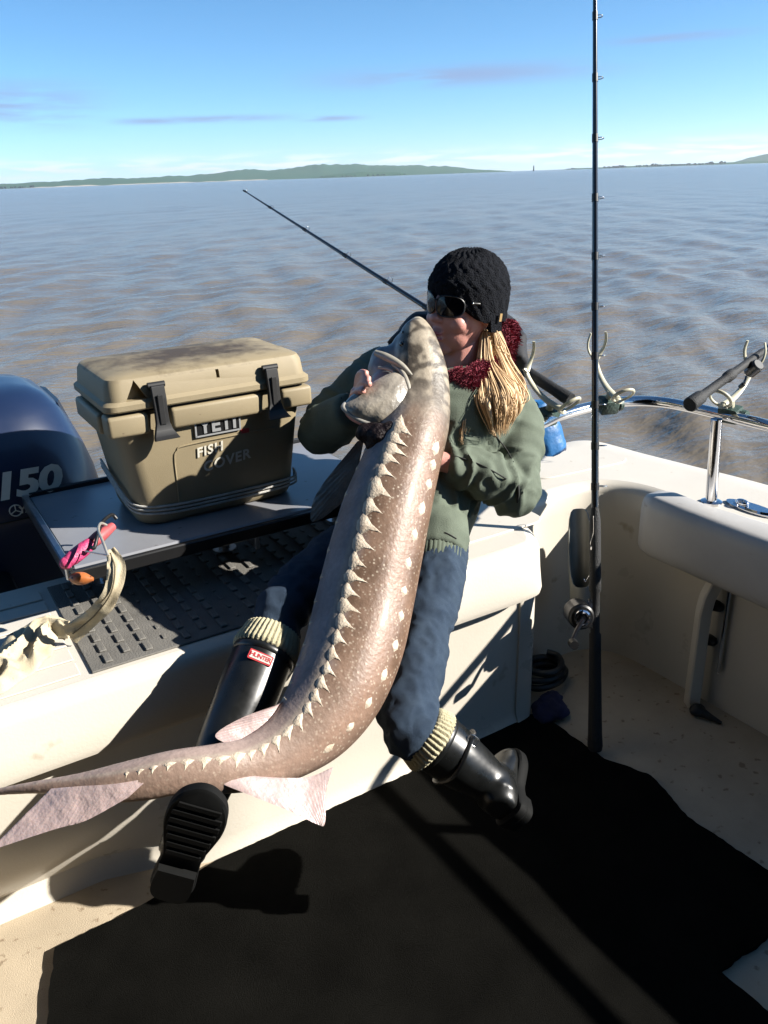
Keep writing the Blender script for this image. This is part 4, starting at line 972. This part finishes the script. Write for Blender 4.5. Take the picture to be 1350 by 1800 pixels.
M_hair = mat('blonde_hair', (.42, .26, .10), rough=.5, spec=.3, attr='Col', var=.15, vscale=60)
M_fur = mat('maroon_fur', (.20, .018, .040), rough=.85, spec=.2, attr='Col', var=.3, vscale=80)
M_lens = mat('dark_lens', (.006, .005, .007), rough=.12, spec=.35, coat=.0, var=.1)
M_metal = mat('buckle_metal', (.5, .5, .48), rough=.3, metal=1, var=.2, vscale=80)
J = {}
def jt(n, x, y, D): J[n] = at(x, y, D=D)
jt('pelvis', 728, 930, 2.16); jt('hipL', 770, 960, 2.07); jt('hipR', 668, 950, 2.07)
jt('kneeL', 716, 1268, 1.72); jt('ankleL', 868, 1392, 1.74); jt('toeL', 896, 1338, 1.86)
jt('kneeR', 500, 1068, 1.78); jt('ankleR', 342, 1432, 1.515); jt('heelR', 300, 1560, 1.44); jt('toeR', 362, 1392, 1.35)
jt('waist', 752, 860, 2.18); jt('chest', 790, 760, 2.20); jt('neck', 812, 668, 2.21)
jt('shL', 893, 708, 2.23); jt('elL', 908, 868, 2.10); jt('wrL', 790, 815, 2.03); jt('haL', 735, 800, 2.045)
jt('shR', 690, 648, 2.31); jt('elR', 566, 756, 2.23); jt('wrR', 620, 722, 2.03); jt('haR', 648, 690, 1.93)
jt('head', 816, 540, 2.15)
person = thing('person', J['pelvis']-Vector((0, 0, .09)), 'person in charcoal beanie, sunglasses and olive jacket sitting on the transom kissing a sturgeon', 'person')
# head frame
vc = (CAM-J['head']).normalized()
yawf = R(45); fdirh = (vc*math.cos(yawf)-rt*math.sin(yawf)); fdirh = (fdirh+Vector((0, 0, -.10))).normalized()
hup = Vector((0, 0, 1))+rt*.10-fw*.02; hup = (hup-fdirh*hup.dot(fdirh)).normalized(); hright = fdirh.cross(hup).normalized()   # hright: the person's right side
HR = Matrix((hright, fdirh, hup)).transposed()             # x: person's right, y: forward, z: up
HS = 1.04
def HP(x, y, z): return J['head']+(hright*x+fdirh*y+hup*z)*HS
# body: one continuous surface
bm = bmesh.new()
def hell(x, y, z, a, b, c, rot=None): ellipsoid(bm, HP(x, y, z), (a*HS, b*HS, c*HS), HR @ rot if rot is not None else HR, 24, 16)
hell(0, -.012, .025, .074, .094, .086); hell(0, .012, -.02, .066, .080, .080); hell(0, .038, -.060, .052, .048, .045); hell(0, .068, -.092, .024, .020, .020)
hell(0, .055, -.02, .055, .040, .045); hell(.038, .062, -.028, .024, .022, .022); hell(-.038, .062, -.028, .024, .022, .022)
hell(0, .085, .012, .011, .018, .030, Matrix.Rotation(R(-14), 3, 'X')); hell(0, .104, -.016, .0135, .013, .011); hell(.010, .096, -.019, .009, .009, .008); hell(-.010, .096, -.019, .009, .009, .008)
hell(0, .092, -.050, .021, .014, .0075); hell(0, .089, -.064, .018, .014, .0080); hell(0, .100, -.056, .012, .010, .010)
hell(0, .058, .042, .052, .024, .018)
for s_ in (-1, 1): hell(s_*.074, -.012, -.005, .012, .020, .032)
stube(bm, [HP(0, -.02, -.06), J['neck']+Vector((0, 0, .05)), J['neck'], J['chest']], [.052, .050, .06, .11], 16, 5)
stube(bm, [J['chest'], J['waist'], J['pelvis']], [.115, .10, .12], 18, 5)
ellipsoid(bm, (J['shL']+J['shR'])/2, (.15, .09, .06))
for s_ in 'LR':
    stube(bm, [J['sh'+s_], J['sh'+s_].lerp(J['el'+s_], .5), J['el'+s_], J['el'+s_].lerp(J['wr'+s_], .5), J['wr'+s_], J['ha'+s_]], [.045, .040, .036, .034, .025, .026], 12, 5)
    stube(bm, [J['pelvis'], J['hip'+s_], J['hip'+s_].lerp(J['knee'+s_], .5), J['knee'+s_], J['knee'+s_].lerp(J['ankle'+s_], .45), J['ankle'+s_]], [.08, .055, .045, .036, .036, .030], 14, 5)
# her right hand grips the gill cover: palm behind the flap, four fingers over its edge, thumb below
palm = [J['wrR'], at(634, 705, D=1.945), at(636, 684, D=1.935)]
stube(bm, palm, [.022, .030, .026], 12, 5)
for k, pts in enumerate((((628, 682, 1.94), (630, 664, 1.915), (636, 655, 1.878), (645, 656, 1.856)), ((630, 690, 1.94), (632, 672, 1.912), (640, 664, 1.868), (650, 666, 1.848)), ((628, 696, 1.94), (632, 682, 1.905), (640, 673, 1.864), (651, 676, 1.842)), ((620, 702, 1.94), (622, 694, 1.91), (632, 688, 1.87), (640, 687, 1.852)))):
    stube(bm, [at(*p[:2], D=p[2]) for p in pts], [.0095, .009, .0085, .0072], 10, 4)
stube(bm, [at(612, 712, D=1.95), at(618, 730, D=1.93), at(640, 742, D=1.91), at(655, 744, D=1.905)], [.012, .011, .010, .008], 10, 4)
# her left hand spreads behind the fish
stube(bm, [J['wrL'], at(752, 806, D=2.03), J['haL']], [.023, .030, .028], 12, 5)
for k in range(4):
    y = 778+k*13; stube(bm, [at(740, 795+k*6, D=2.045), at(715, y+4, D=2.04), at(692, y+6, D=2.02), at(676, y+10, D=1.99)], [.0095, .009, .0085, .007], 10, 4)
stube(bm, [at(760, 800, D=2.03), at(757, 780, D=2.02), at(750, 765, D=2.01), at(742, 757, D=2.0)], [.012, .011, .010, .008], 10, 4)
me = remeshed(bm, .0034, 4, .45); body_o = link('body', me, M_skin, person, 80)
# lips and a hint of brow, as coloured skin pieces on the face
M_lip = mat('lips', (.52, .13, .14), rough=.35, spec=.5, var=.15, vscale=60)
bm = bmesh.new(); 
for z, a in ((-.052, .0062), (-.064, .0072)):
    stube(bm, [HP(-.019, .093, z-.002), HP(-.008, .108, z+.001), HP(0, .111, z), HP(.008, .108, z+.001), HP(.019, .093, z-.002)], [.002*HS, a*.9, a*.85, a*.9, .002*HS], 10, 5)
obj('lips', bm, M_lip, body_o, 80)
# ---- clothes
def fold(amp, sc, seed, stretch=(1, 1, 1)):
    off = Vector((seed, seed*.7, seed*1.3))
    def f(c, n):
        p = Vector((c[0]*stretch[0], c[1]*stretch[1], c[2]*stretch[2]))
        return amp*(1.0-abs(noise.noise(p*sc+off))*2.6)+amp*.5*noise.noise(p*sc*2.3+off)
    return f
def chain(bm, pts, rad, n=16, sub=5): stube(bm, pts, rad, n, sub)
# jacket
bm = bmesh.new()
up_z = Vector((0, 0, 1))
chain(bm, [J['neck']+up_z*.030, J['neck']-up_z*.03, J['chest'], J['waist'], J['pelvis']+up_z*.03, J['pelvis']-up_z*.035], [.072, .11, .150, .142, .150, .140], 22)
ellipsoid(bm, J['chest']+up_z*.04+rt*.05, (.20, .13, .14)); ellipsoid(bm, (J['shL']+J['shR'])/2+up_z*.0, (.20, .105, .085), Matrix.Rotation(math.atan2((J['shL']-J['shR']).y, (J['shL']-J['shR']).x), 3, 'Z'))
e = J
chain(bm, [J['shL']+rt*-.02, J['shL'].lerp(J['elL'], .35)+rt*.012, J['shL'].lerp(J['elL'], .75), J['elL']+Vector((0, 0, -.004)), J['elL'].lerp(J['wrL'], .35)+up_z*.012, J['elL'].lerp(J['wrL'], .75)+up_z*.008, J['wrL']], [.078, .073, .060, .055, .058, .053, .040], 18)
chain(bm, [J['shR'], J['shR'].lerp(J['elR'], .5)+up_z*.01, J['elR'], J['elR'].lerp(J['wrR'], .5), J['wrR']], [.074, .070, .064, .060, .044], 18)
# hem skirt seen right of the fish
chain(bm, [at(772, 880, D=2.10), at(770, 930, D=2.07), at(768, 975, D=2.03)], [.070, .078, .070], 16)
me = remeshed(bm, .0065, 5)
sl_axis = (J['wrL']-J['elL']).normalized()
def jfold(c, n):
    c_ = Vector(c); f = fold(.0055, 9, 2.0, (1, 1, .8))(c, n)
    # gathers running across the left sleeve
    d = c_-J['elL']; t = d.dot(sl_axis)
    if -.05 < t < .25 and (d-sl_axis*t).length < .10:
        w = .0060*(1-2*abs(math.sin(t*60+3*noise.noise(c_*14))))*sstep(-.05, .03, t); f += w+.004*noise.noise(c_*45)
    for s_ in 'LR':
        a0, b0 = J['sh'+s_], J['el'+s_]; d2 = c_-a0; ax_ = (b0-a0).normalized(); t2 = d2.dot(ax_)
        if .0 < t2 < .3 and (d2-ax_*t2).length < .1: f += .0045*(1-2*abs(noise.noise(Vector((t2*26, (d2-ax_*t2).length*8, c_.x*9)))))*1.2
    h = c_.z-J['pelvis'].z
    return f
displace(me, jfold); jk = link('jacket', me, M_jacket, person, 80)
# ribbed hem, cuffs, seams
def band(name, pts, r, m, parent, ribs=0, n=72, amp=.002, flat=1.0):
    pts = [Vector(p) for p in pts]; k = len(pts); bm = bmesh.new(); rows = []
    rr = r if isinstance(r, (list, tuple)) else [r]*k
    T0 = (pts[-1]-pts[0]).normalized(); s_, u_ = frame(T0, fw)
    for p, q in zip(pts, rr):
        rows.append([p+(s_*math.cos(a)+u_*math.sin(a)*flat)*(q+(amp*math.cos(a*ribs) if ribs else 0)) for a in [2*math.pi*i/n for i in range(n)]])
    loft(bm, rows); return obj(name, bm, m, parent, 80)
h0, h1 = at(768, 958, D=2.05), at(762, 1012, D=2.01)
band('ribbed_hem', [h0, h0.lerp(h1, .05), h0.lerp(h1, .5), h1.lerp(h0, .04), h1], [.062, .072, .073, .070, .060], M_jacket, jk, 44, 132, .0016)
M_seam = mat('dark_seam', (.010, .012, .010), rough=.8, var=.3, vscale=80)
bm = bmesh.new(); c = J['elL'].lerp(J['wrL'], .06)+up_z*.01; s_, u_ = frame(sl_axis, up_z)
# dark strip standing in for a pleat's shadow on the sleeve
strip_pts = [at(903, 838, D=2.035), at(910, 852, D=2.03), at(911, 872, D=2.035), at(908, 890, D=2.05)]
stube(bm, strip_pts, [.002, .004, .004, .002], 6, 5); obj('sleeve_shadow_strip', bm, M_seam, jk, 80)
bpy.context.view_layer.update()
def on_jacket(px, py):
    d = (at(px, py, D=1.0)-CAM).normalized(); b = BASE[person.name]; ok, loc, nr, _ = jk.ray_cast(CAM-b, d)
    return (loc+b+nr*.0005) if ok else None
for pts in (((742, 955), (756, 958), (770, 961), (784, 968), (796, 978)), ((782, 936), (792, 941), (802, 947)), ((862, 752), (876, 772), (890, 790), (902, 812)), ((800, 802), (820, 808), (842, 816), (866, 828), (890, 842)), ((600, 700), (612, 690), (626, 682))):
    q = [p for p in (on_jacket(*p) for p in pts) if p]
    if len(q) > 2: bm = bmesh.new(); stube(bm, q, .0018, 6, 5); obj('seam', bm, M_seam, jk, 80)
# the shirt that shows between fish and sleeve
M_shirt = mat('camouflage_shirt', (.075, .085, .060), rough=.9, var=.4, vscale=30, spots=(24, .54, (.018, .022, .018)))
bm = bmesh.new(); ellipsoid(bm, at(764, 880, D=2.07), (.045, .045, .052)); me = remeshed(bm, .006, 2); displace(me, fold(.004, 18, 5)); sh = link('shirt', me, M_shirt, person, 80)
bm = bmesh.new(); ellipsoid(bm, at(767, 884, D=2.022), (.010, .010, .013)); obj('shirt_print', bm, mat('purple_print', (.30, .06, .28), rough=.8, var=.3, vscale=90), sh, 80)
# jeans
bm = bmesh.new(); ellipsoid(bm, J['pelvis']-up_z*.01, (.150, .125, .10))
for s_ in 'LR':
    kn, hp, an = J['knee'+s_], J['hip'+s_], J['ankle'+s_]
    if s_ == 'L': chain(bm, [J['pelvis'], hp, hp.lerp(kn, .5)+rt*.006, kn, kn.lerp(an, .22)], [.10, .075, .060, .056, .050], 18)
    else: chain(bm, [J['pelvis'], hp, hp.lerp(kn, .5)+up_z*.02, kn+up_z*.004, kn.lerp(an, .10), kn.lerp(an, .26)], [.10, .085, .072, .054, .050, .044], 18)
me = remeshed(bm, .006, 4)
def jeanfold(c, n):
    c_ = Vector(c); f = fold(.005, 13, 8)(c, n)+.0028*(1-2*abs(noise.noise(c_*38)))
    for s_ in 'LR':
        d = (c_-J['knee'+s_]); 
        if d.length < .16: f += .0055*math.sin(d.dot((J['ankle'+s_]-J['knee'+s_]).normalized())*110+5*noise.noise(c_*9))*(1-d.length/.16)
    return f
displace(me, jeanfold); link('jeans', me, M_jean, person, 80)
# boots
def boot(s_, kn, an, heel, toe, sole_n, t0):
    root_n = 'boot'
    kn, an, heel, toe = map(Vector, (kn, an, heel, toe)); sn = Vector(sole_n).normalized()      # sole_n points out of the sole
    ax = (an-kn).normalized(); fd = (toe-heel).normalized(); sn = (sn-fd*sn.dot(fd)).normalized(); w = fd.cross(sn).normalized()
    bm = bmesh.new()
    top = kn.lerp(an, t0)
    stube(bm, [top, top.lerp(an, .25), top.lerp(an, .55), top.lerp(an, .85), an, heel.lerp(toe, .12)-sn*.045], [.064, .063, .056, .047, .046, .043], 24, 5)
    L = (toe-heel).length
    fp = [(0.02, .030, .040), (.12, .036, .050), (.30, .036, .050), (.50, .043, .040), (.70, .047, .032), (.88, .040, .026), (.97, .024, .018)]
    rows = []
    for t, hw, h in fp: 
        c = heel.lerp(toe, t)-sn*(h*.75); rows.append([c+w*hw*math.cos(a)-sn*h*math.sin(a)*.85 for a in [2*math.pi*i/20 for i in range(20)]])
    loft(bm, rows)
    me = remeshed(bm, .0055, 5); displace(me, lambda c, n: .0018*noise.noise(Vector(c)*14))
    b = link('boot', me, M_boot, person, 80)
    # sole: outline with waist, heel block and cleats
    out = [(-.03, .0), (-.02, .022), (.03, .034), (.12, .037), (.26, .034), (.38, .033), (.52, .041), (.66, .048), (.80, .047), (.92, .036), (.99, .017), (1.01, 0)]
    full = out+[(t, -hw) for t, hw in out[-2:0:-1]]; q = catmull([(a, b_, 0) for a, b_ in full+[full[0]]], 4)[:-1]
    bm = bmesh.new(); rings = []
    for off, sc in ((-.016, .96), (-.012, 1.04), (.004, 1.05), (.008, 1.0)): rings.append([heel+fd*(L*(.5+(float(p[0])-.5)*sc))+w*float(p[1])*sc+sn*off for p in q])
    loft(bm, rings); so_ = obj('sole', bm, M_sole, b, 40)
    bm = bmesh.new(); hb = [p for p in q if p[0] < .28]
    ring0 = [heel+fd*(L*float(p[0]))+w*float(p[1])*.98+sn*.008 for p in hb]; ring1 = [heel+fd*(L*float(p[0]))+w*float(p[1])*.94+sn*.024 for p in hb]
    loft(bm, [ring0, ring1]); obj('heel', bm, M_sole, b, 40)
    for k in range(7):
        t = .40+k*.078; hw = float(np.interp(t, [.38, .52, .66, .80, .92], [.029, .036, .043, .042, .032]))
        bm = bmesh.new(); c = heel+fd*(L*t); m4 = Matrix((w, fd, sn)).transposed().to_4x4(); m4.translation = c
        box(bm, (-hw, -.0055, .0082), (hw, .0055, .0118), .001, 1, m4); obj('cleat', bm, M_sole, so_, 30)
    # cuff rim
    band('boot_rim', [top-ax*.004, top-ax*.002, top+ax*.012, top+ax*.015], [.0605, .066, .066, .061], M_boot, b, 0, 40)
    return b, top, ax
snR = (CAM-J['heelR']).normalized()+up*-.12
bR, topR, axR = boot('R', J['kneeR'], J['ankleR'], J['heelR'], J['toeR'], snR, .26)
hL = at(902, 1440, D=1.70); tL_ = at(894, 1330, D=1.86)
bL, topL, axL = boot('L', J['kneeL'], at(872, 1384, D=1.745), hL, tL_, rt*.75+Vector((0, 0, -.65)), .30)
# sock cuffs folded over the boot tops
def sock(kn, an, t0, t1, r0, r1):
    a, b_ = kn.lerp(an, t0), kn.lerp(an, t1); d = (b_-a)
    return band('sock_cuff', [a, a+d*.03, a+d*.2, a+d*.5, a+d*.8, a+d*.97, b_], [r0*.9, r0*1.0, r0*1.06, (r0+r1)/2*1.05, r1*1.04, r1*1.0, r1*.93], M_sock, person, 40, 200, .0022)
sock(J['kneeR'], J['ankleR'], .135, .262, .058, .0665)
sock(J['kneeL'], J['ankleL'], .15, .315, .061, .068)
# red label on the boot facing the camera
vv = (CAM-topR).normalized(); vv = (vv-axR*vv.dot(axR)).normalized(); side_ = axR.cross(vv).normalized()
M_lab = mat('white_label', (.72, .66, .60), rough=.4, var=.05, vscale=90); M_labr = mat('red_label_edge', (.55, .03, .04), rough=.4, var=.05, vscale=90)
lc = topR+axR*.034+vv*.0655+side_*.004
if side_.dot(rt) < 0: side_ = -side_
lx, ly = side_, -axR
lb = obj('boot_label', slab(.050, .021, .0026, lc-vv*.0040, lx, ly, .002), M_labr, bR, 30)
obj('label_face', slab(.044, .015, .0008, lc-vv*.0013, lx, ly, .001), M_lab, lb, 30)
text_obj('label_lettering', 'HUNTER', .0125, M_labr, lb, lc+vv*.0002, lx, ly, .0002, 0, .0002, .85)
# buckle strap on the other boot
bs = topL+axL*.052; vv2 = (CAM-bs).normalized(); vv2 = (vv2-axL*vv2.dot(axL)).normalized(); s2 = axL.cross(vv2).normalized()
bm = bmesh.new(); pr = [bs+(vv2*math.cos(a)+s2*math.sin(a))*.0655+axL*.004*math.sin(3*a) for a in [R(x) for x in range(-95, 96, 10)]]; stube(bm, pr, .0055, 8, 2, flat=.45); stp = obj('strap', bm, M_boot, bL, 60)
bm = bmesh.new(); c = bs+(vv2*.7+s2*-.71 if s2.dot(up) < 0 else vv2*.7+s2*.71)*.067
stube(bm, [c+axL*.010+s2*.008, c-axL*.010+s2*.008, c-axL*.010-s2*.008, c+axL*.010-s2*.008, c+axL*.010+s2*.008], .0018, 6, 3); obj('buckle', bm, M_metal, stp, 60)
# ---- beanie: knitted shell
bm = bmesh.new(); rows = []; NR, NC = 34, 120
for i in range(NR+1):
    t = i/NR; th = t*R(112); row = []
    for k in range(NC):
        a = 2*math.pi*k/NC
        z = .042+math.cos(th)*.098; rr = math.sin(min(th, R(90)))*1.0 if th < R(90) else 1.0-.045*((th-R(90))/R(22))
        if th > R(90): z = .042-(th-R(90))/R(22)*.055
        knit = .0062*abs(math.sin(i*.82+(k % 6 < 3)*1.57))*abs(math.sin(k*math.pi/6+(i//4 % 2)*.5*math.pi))*sstep(0, .15, t)
        fx, fy_ = math.cos(a), math.sin(a)
        low = (-.018*sstep(-.2, -1, fy_)-.012*abs(fx)) if t > .6 else 0
        brow = .040*sstep(.15, .95, fy_) if t > .6 else 0
        bulge = 1+.05*max(0, -fy_)
        row.append(HP(fx*(.088+knit)*rr, -.012+fy_*(.110*bulge+knit)*rr, z+(low+brow)*(t-.6)/.4 if t > .6 else z+knit*math.cos(th)))
    rows.append(row)
loft(bm, rows[1:] , cap=True); 
hat = obj('beanie', bm, M_hat, person, 80)
hm = hat.modifiers.new('t', 'SOLIDIFY'); hm.thickness = .006; hm.offset = -1
# ear flap and its tan tag
bm = bmesh.new(); loft(bm, [[HP(-.083+dx, y_+dy, z_) for dx, dy in ((-.006, -.020), (.004, -.020), (.004, .020), (-.006, .020))] for z_, y_ in ((.0, -.02), (-.02, -.022), (-.038, -.026), (-.048, -.028))])
fl = obj('beanie_edge', bm, M_hat, hat, 60)
tg = HP(-.0965, -.030, -.012); bm = slab(.009, .020, .0015, tg, (fdirh*.9+hup*.1).normalized(), (hup-fdirh*.1).normalized(), .001)
obj('hat_tag', bm, mat('tan_leather_tag', (.50, .32, .12), rough=.6, var=.2, vscale=90), hat, 30)
# ---- sunglasses
gl_ = None
bm = bmesh.new()
for s_ in (-1, 1):
    rows = []
    for t in (0, .55, .85, 1.0):
        ring = []
        for k in range(28):
            a = 2*math.pi*k/28; lx_, lz_ = .029*t*abs(math.cos(a))**.75*math.copysign(1, math.cos(a)), .024*t*abs(math.sin(a))**.75*math.copysign(1, math.sin(a))
            x = s_*.033+lx_; ring.append(HP(x, .104-.9*x*x/.1*1.0+.004*(1-t), .016+lz_))
        rows.append(ring)
    loft(bm, rows[::-1], cap=True)
gl_ = obj('sunglasses', bm, M_lens, person, 60)
bm = bmesh.new()
for s_ in (-1, 1):
    q = []
    for k in range(29):
        a = 2*math.pi*k/28; lx_, lz_ = .0300*abs(math.cos(a))**.75*math.copysign(1, math.cos(a)), .0250*abs(math.sin(a))**.75*math.copysign(1, math.sin(a)); x = s_*.033+lx_
        q.append(HP(x, .1035-.9*x*x/.1*1.0, .016+lz_))
    tube(bm, q, .0022, 6, cap=False)
    stube(bm, [HP(s_*.071, .054, .026), HP(s_*.080, .03, .024), HP(s_*.082, -.02, .02)], [.0035, .003, .002], 8, 4)
stube(bm, [HP(-.006, .104, .028), HP(0, .107, .030), HP(.006, .104, .028)], .0025, 6, 3); obj('frame', bm, M_black, gl_, 60)
bm = bmesh.new(); ellipsoid(bm, HP(-.074, .052, .026), (.003, .003, .003)); obj('hinge', bm, M_metal, gl_)
# ---- hair: locks falling over the left shoulder
def strands(n, seed, root, mid1, mid2, tip, sp0, sp1, rad=.0010):
    rs = random.Random(seed); V, Fc, C = [], [], []
    for k in range(n):
        g = rs.gauss; j0 = Vector((g(0, 1), g(0, 1), g(0, 1)))
        d = lambda s_: Vector((g(0, s_), g(0, s_), g(0, s_*.6)))
        e_ = d(1.0)
        wv = rt*(.004*math.sin(seed*2.1+e_.x*1.2))
        pts = [root+e_*sp0*.6+d(sp0*.12), mid1+e_*sp0+d(sp0*.12)+wv, mid2+e_*sp1+d(sp1*.08)-wv, tip+e_*sp1*.5+d(sp1*.10)+(tip-mid2)*rs.uniform(-.55, .22)]
        q = catmull([tuple(p) for p in pts], 8); m = len(q); base = len(V); tone = min(1, max(0, .5+.75*noise.noise(e_*1.6+Vector((seed, 0, 0)))+rs.gauss(0, .12)))
        col = lerp3((.24, .140, .062), (.80, .585, .345), tone)
        for i, p in enumerate(q):
            p = Vector(p); t = (Vector(q[min(i+1, m-1)])-Vector(q[max(i-1, 0)])).normalized(); s_, u_ = frame(t, fw); r_ = rad*(.7+.8*tone)*(1-(i/(m-1))**3*.85)
            for a in range(4): V.append(p+s_*math.cos(a*math.pi/2)*r_*1.5+u_*math.sin(a*math.pi/2)*r_*.7); C.append(lerp3(col, (.24, .12, .05), .5*sstep(.6, 1, i/(m-1))*rs.random()))
        for i in range(m-1):
            for a in range(4): Fc.append((base+i*4+a, base+i*4+(a+1) % 4, base+i*4+4+(a+1) % 4, base+i*4+4+a))
    return V, Fc, C
def locks(n, seed, root, mid1, mid2, tip, sp0, sp1):
    """broad smooth locks that carry the loose strands"""
    rs = random.Random(seed+50); bm = bmesh.new(); cols = []
    for k in range(n):
        e_ = Vector((rs.gauss(0, 1), rs.gauss(0, 1), rs.gauss(0, .5))); wv = rt*(.004*math.sin(seed*2.1+e_.x*1.2)); back = fw*.004
        pts = [root+e_*sp0*.55+back, mid1+e_*sp0*.9+wv+back, mid2+e_*sp1*.9-wv+back, tip+e_*sp1*.45+(tip-mid2)*rs.uniform(-.35, .15)+back]
        n0 = len(bm.verts); stube(bm, pts, [.004, .0058, .0062, .0007], 8, 8, flat=.55, ref=fw)
        tone = min(1, max(0, .5+.75*noise.noise(e_*1.6+Vector((seed, 0, 0))))); cols += [lerp3((.24, .14, .062), (.74, .54, .315), tone)]*(len(bm.verts)-n0)
    return bm, cols
V, Fc, C = [], [], []
for args in ((1000, 1, at(854, 585, D=2.15), at(858, 640, D=2.12), at(882, 700, D=2.05), at(880, 752, D=2.06), .007, .0185),
             (800, 2, at(864, 590, D=2.16), at(885, 640, D=2.13), at(906, 690, D=2.10), at(895, 735, D=2.08), .007, .011),
             (300, 3, at(850, 580, D=2.15), at(850, 640, D=2.12), at(850, 700, D=2.045), at(866, 755, D=2.05), .004, .008),
             (110, 4, at(848, 610, D=2.15), at(838, 680, D=2.11), at(820, 735, D=2.055), at(812, 772, D=2.045), .005, .007),
             (160, 6, at(868, 580, D=2.14), at(880, 620, D=2.15), at(890, 680, D=2.14), at(885, 730, D=2.12), .010, .014)):
    lb_, lc_ = locks(max(6, args[0]//22), *args[1:]); lb_.verts.ensure_lookup_table(); b = len(V); lb_.verts.index_update(); V += [v_.co.copy() for v_ in lb_.verts]; C += lc_; Fc += [tuple(b+v_.index for v_ in f_.verts) for f_ in lb_.faces]; lb_.free()
    v, f, c = strands(args[0]//2, *args[1:]); b = len(V); V += v; Fc += [tuple(i+b for i in x) for x in f]; C += c
me = bpy.data.meshes.new('hair'); me.from_pydata([tuple(p) for p in V], [], Fc); a_ = me.color_attributes.new('Col', 'FLOAT_COLOR', 'POINT')
a_.data.foreach_set('color', np.array([(*c, 1) for c in C], dtype=np.float32).ravel()); link('hair', me, M_hair, person, 0); me.shade_smooth()
# ---- fur-lined hood collar
cp = [at(795, 655, D=2.10), at(812, 690, D=2.09), at(830, 665, D=2.08), at(866, 640, D=2.16), at(893, 612, D=2.20), at(888, 575, D=2.25), at(850, 560, D=2.30), at(770, 560, D=2.30), at(722, 590, D=2.24), at(735, 640, D=2.15), at(775, 665, D=2.10)]
cr = [.028, .030, .026, .028, .030, .032, .05, .05, .032, .03, .028]
bm = bmesh.new(); stube(bm, cp[:6], cr[:6], 12, 6); stube(bm, [at(785, 660, D=2.10), at(800, 700, D=2.09), at(812, 728, D=2.09)], [.02, .026, .012], 12, 5)
fm = remeshed(bm, .007, 2); fm.update()
rs = random.Random(11); V, Fc, C = [], [], []
for p in fm.polygons:
    for _ in range(7):
        c = Vector(p.center)+Vector((rs.uniform(-.004, .004), rs.uniform(-.004, .004), rs.uniform(-.004, .004))); n = (Vector(p.normal)+Vector((rs.gauss(0, .45), rs.gauss(0, .45), rs.gauss(0, .45)-.25))).normalized()
        L_ = rs.uniform(.005, .015); s_, u_ = frame(n, fw); b = len(V); col = lerp3((.11, .014, .024), (.36, .065, .095), rs.random())
        V += [c+s_*.0010, c-s_*.0010, c+n*L_*.6+s_*.0008+Vector((0, 0, -.002)), c+n*L_+Vector((0, 0, -.006))]; C += [col]*4; Fc += [(b, b+1, b+2), (b+1, b+3, b+2)]
paint(fm, lambda c, n: (.13, .010, .024)); fo = link('hood_lining', fm, M_fur, person, 80)
me = bpy.data.meshes.new('fur'); me.from_pydata([tuple(p) for p in V], [], Fc); a_ = me.color_attributes.new('Col', 'FLOAT_COLOR', 'POINT')
a_.data.foreach_set('color', np.array([(*c, 1) for c in C], dtype=np.float32).ravel()); link('fur', me, M_fur, fo, 0)
M_hood = mat('navy_hood_shell', (.012, .014, .022), rough=.8, var=.4, vscale=30)
bm = bmesh.new(); stube(bm, [at(905, 640, D=2.19), at(903, 600, D=2.24), at(870, 580, D=2.32), at(800, 575, D=2.34), at(745, 580, D=2.28), at(722, 590, D=2.22), at(700, 615, D=2.20)], [.03, .034, .05, .055, .05, .040, .04], 14, 6)
me = remeshed(bm, .008, 4); displace(me, fold(.006, 14, 3)); link('hood', me, M_hood, person, 80)
# ------------------------------------------------------------------ the air between here and the far shore
hz = bpy.data.materials.new('thin_haze'); hz.use_nodes = True; nt = hz.node_tree
for n in list(nt.nodes): nt.nodes.remove(n)
ho = nt.nodes.new('ShaderNodeOutputMaterial'); hv = nt.nodes.new('ShaderNodeVolumePrincipled')
hv.inputs['Color'].default_value = (.80, .90, 1, 1); hv.inputs['Density'].default_value = 1.2e-4; hv.inputs['Anisotropy'].default_value = .3
nt.links.new(hv.outputs[0], ho.inputs['Volume'])
bm = bmesh.new(); box(bm, (-6200, -6200, -2.2), (6200, 6200, 95)); tag(obj('haze', bm, hz, None, 0), kind='stuff')
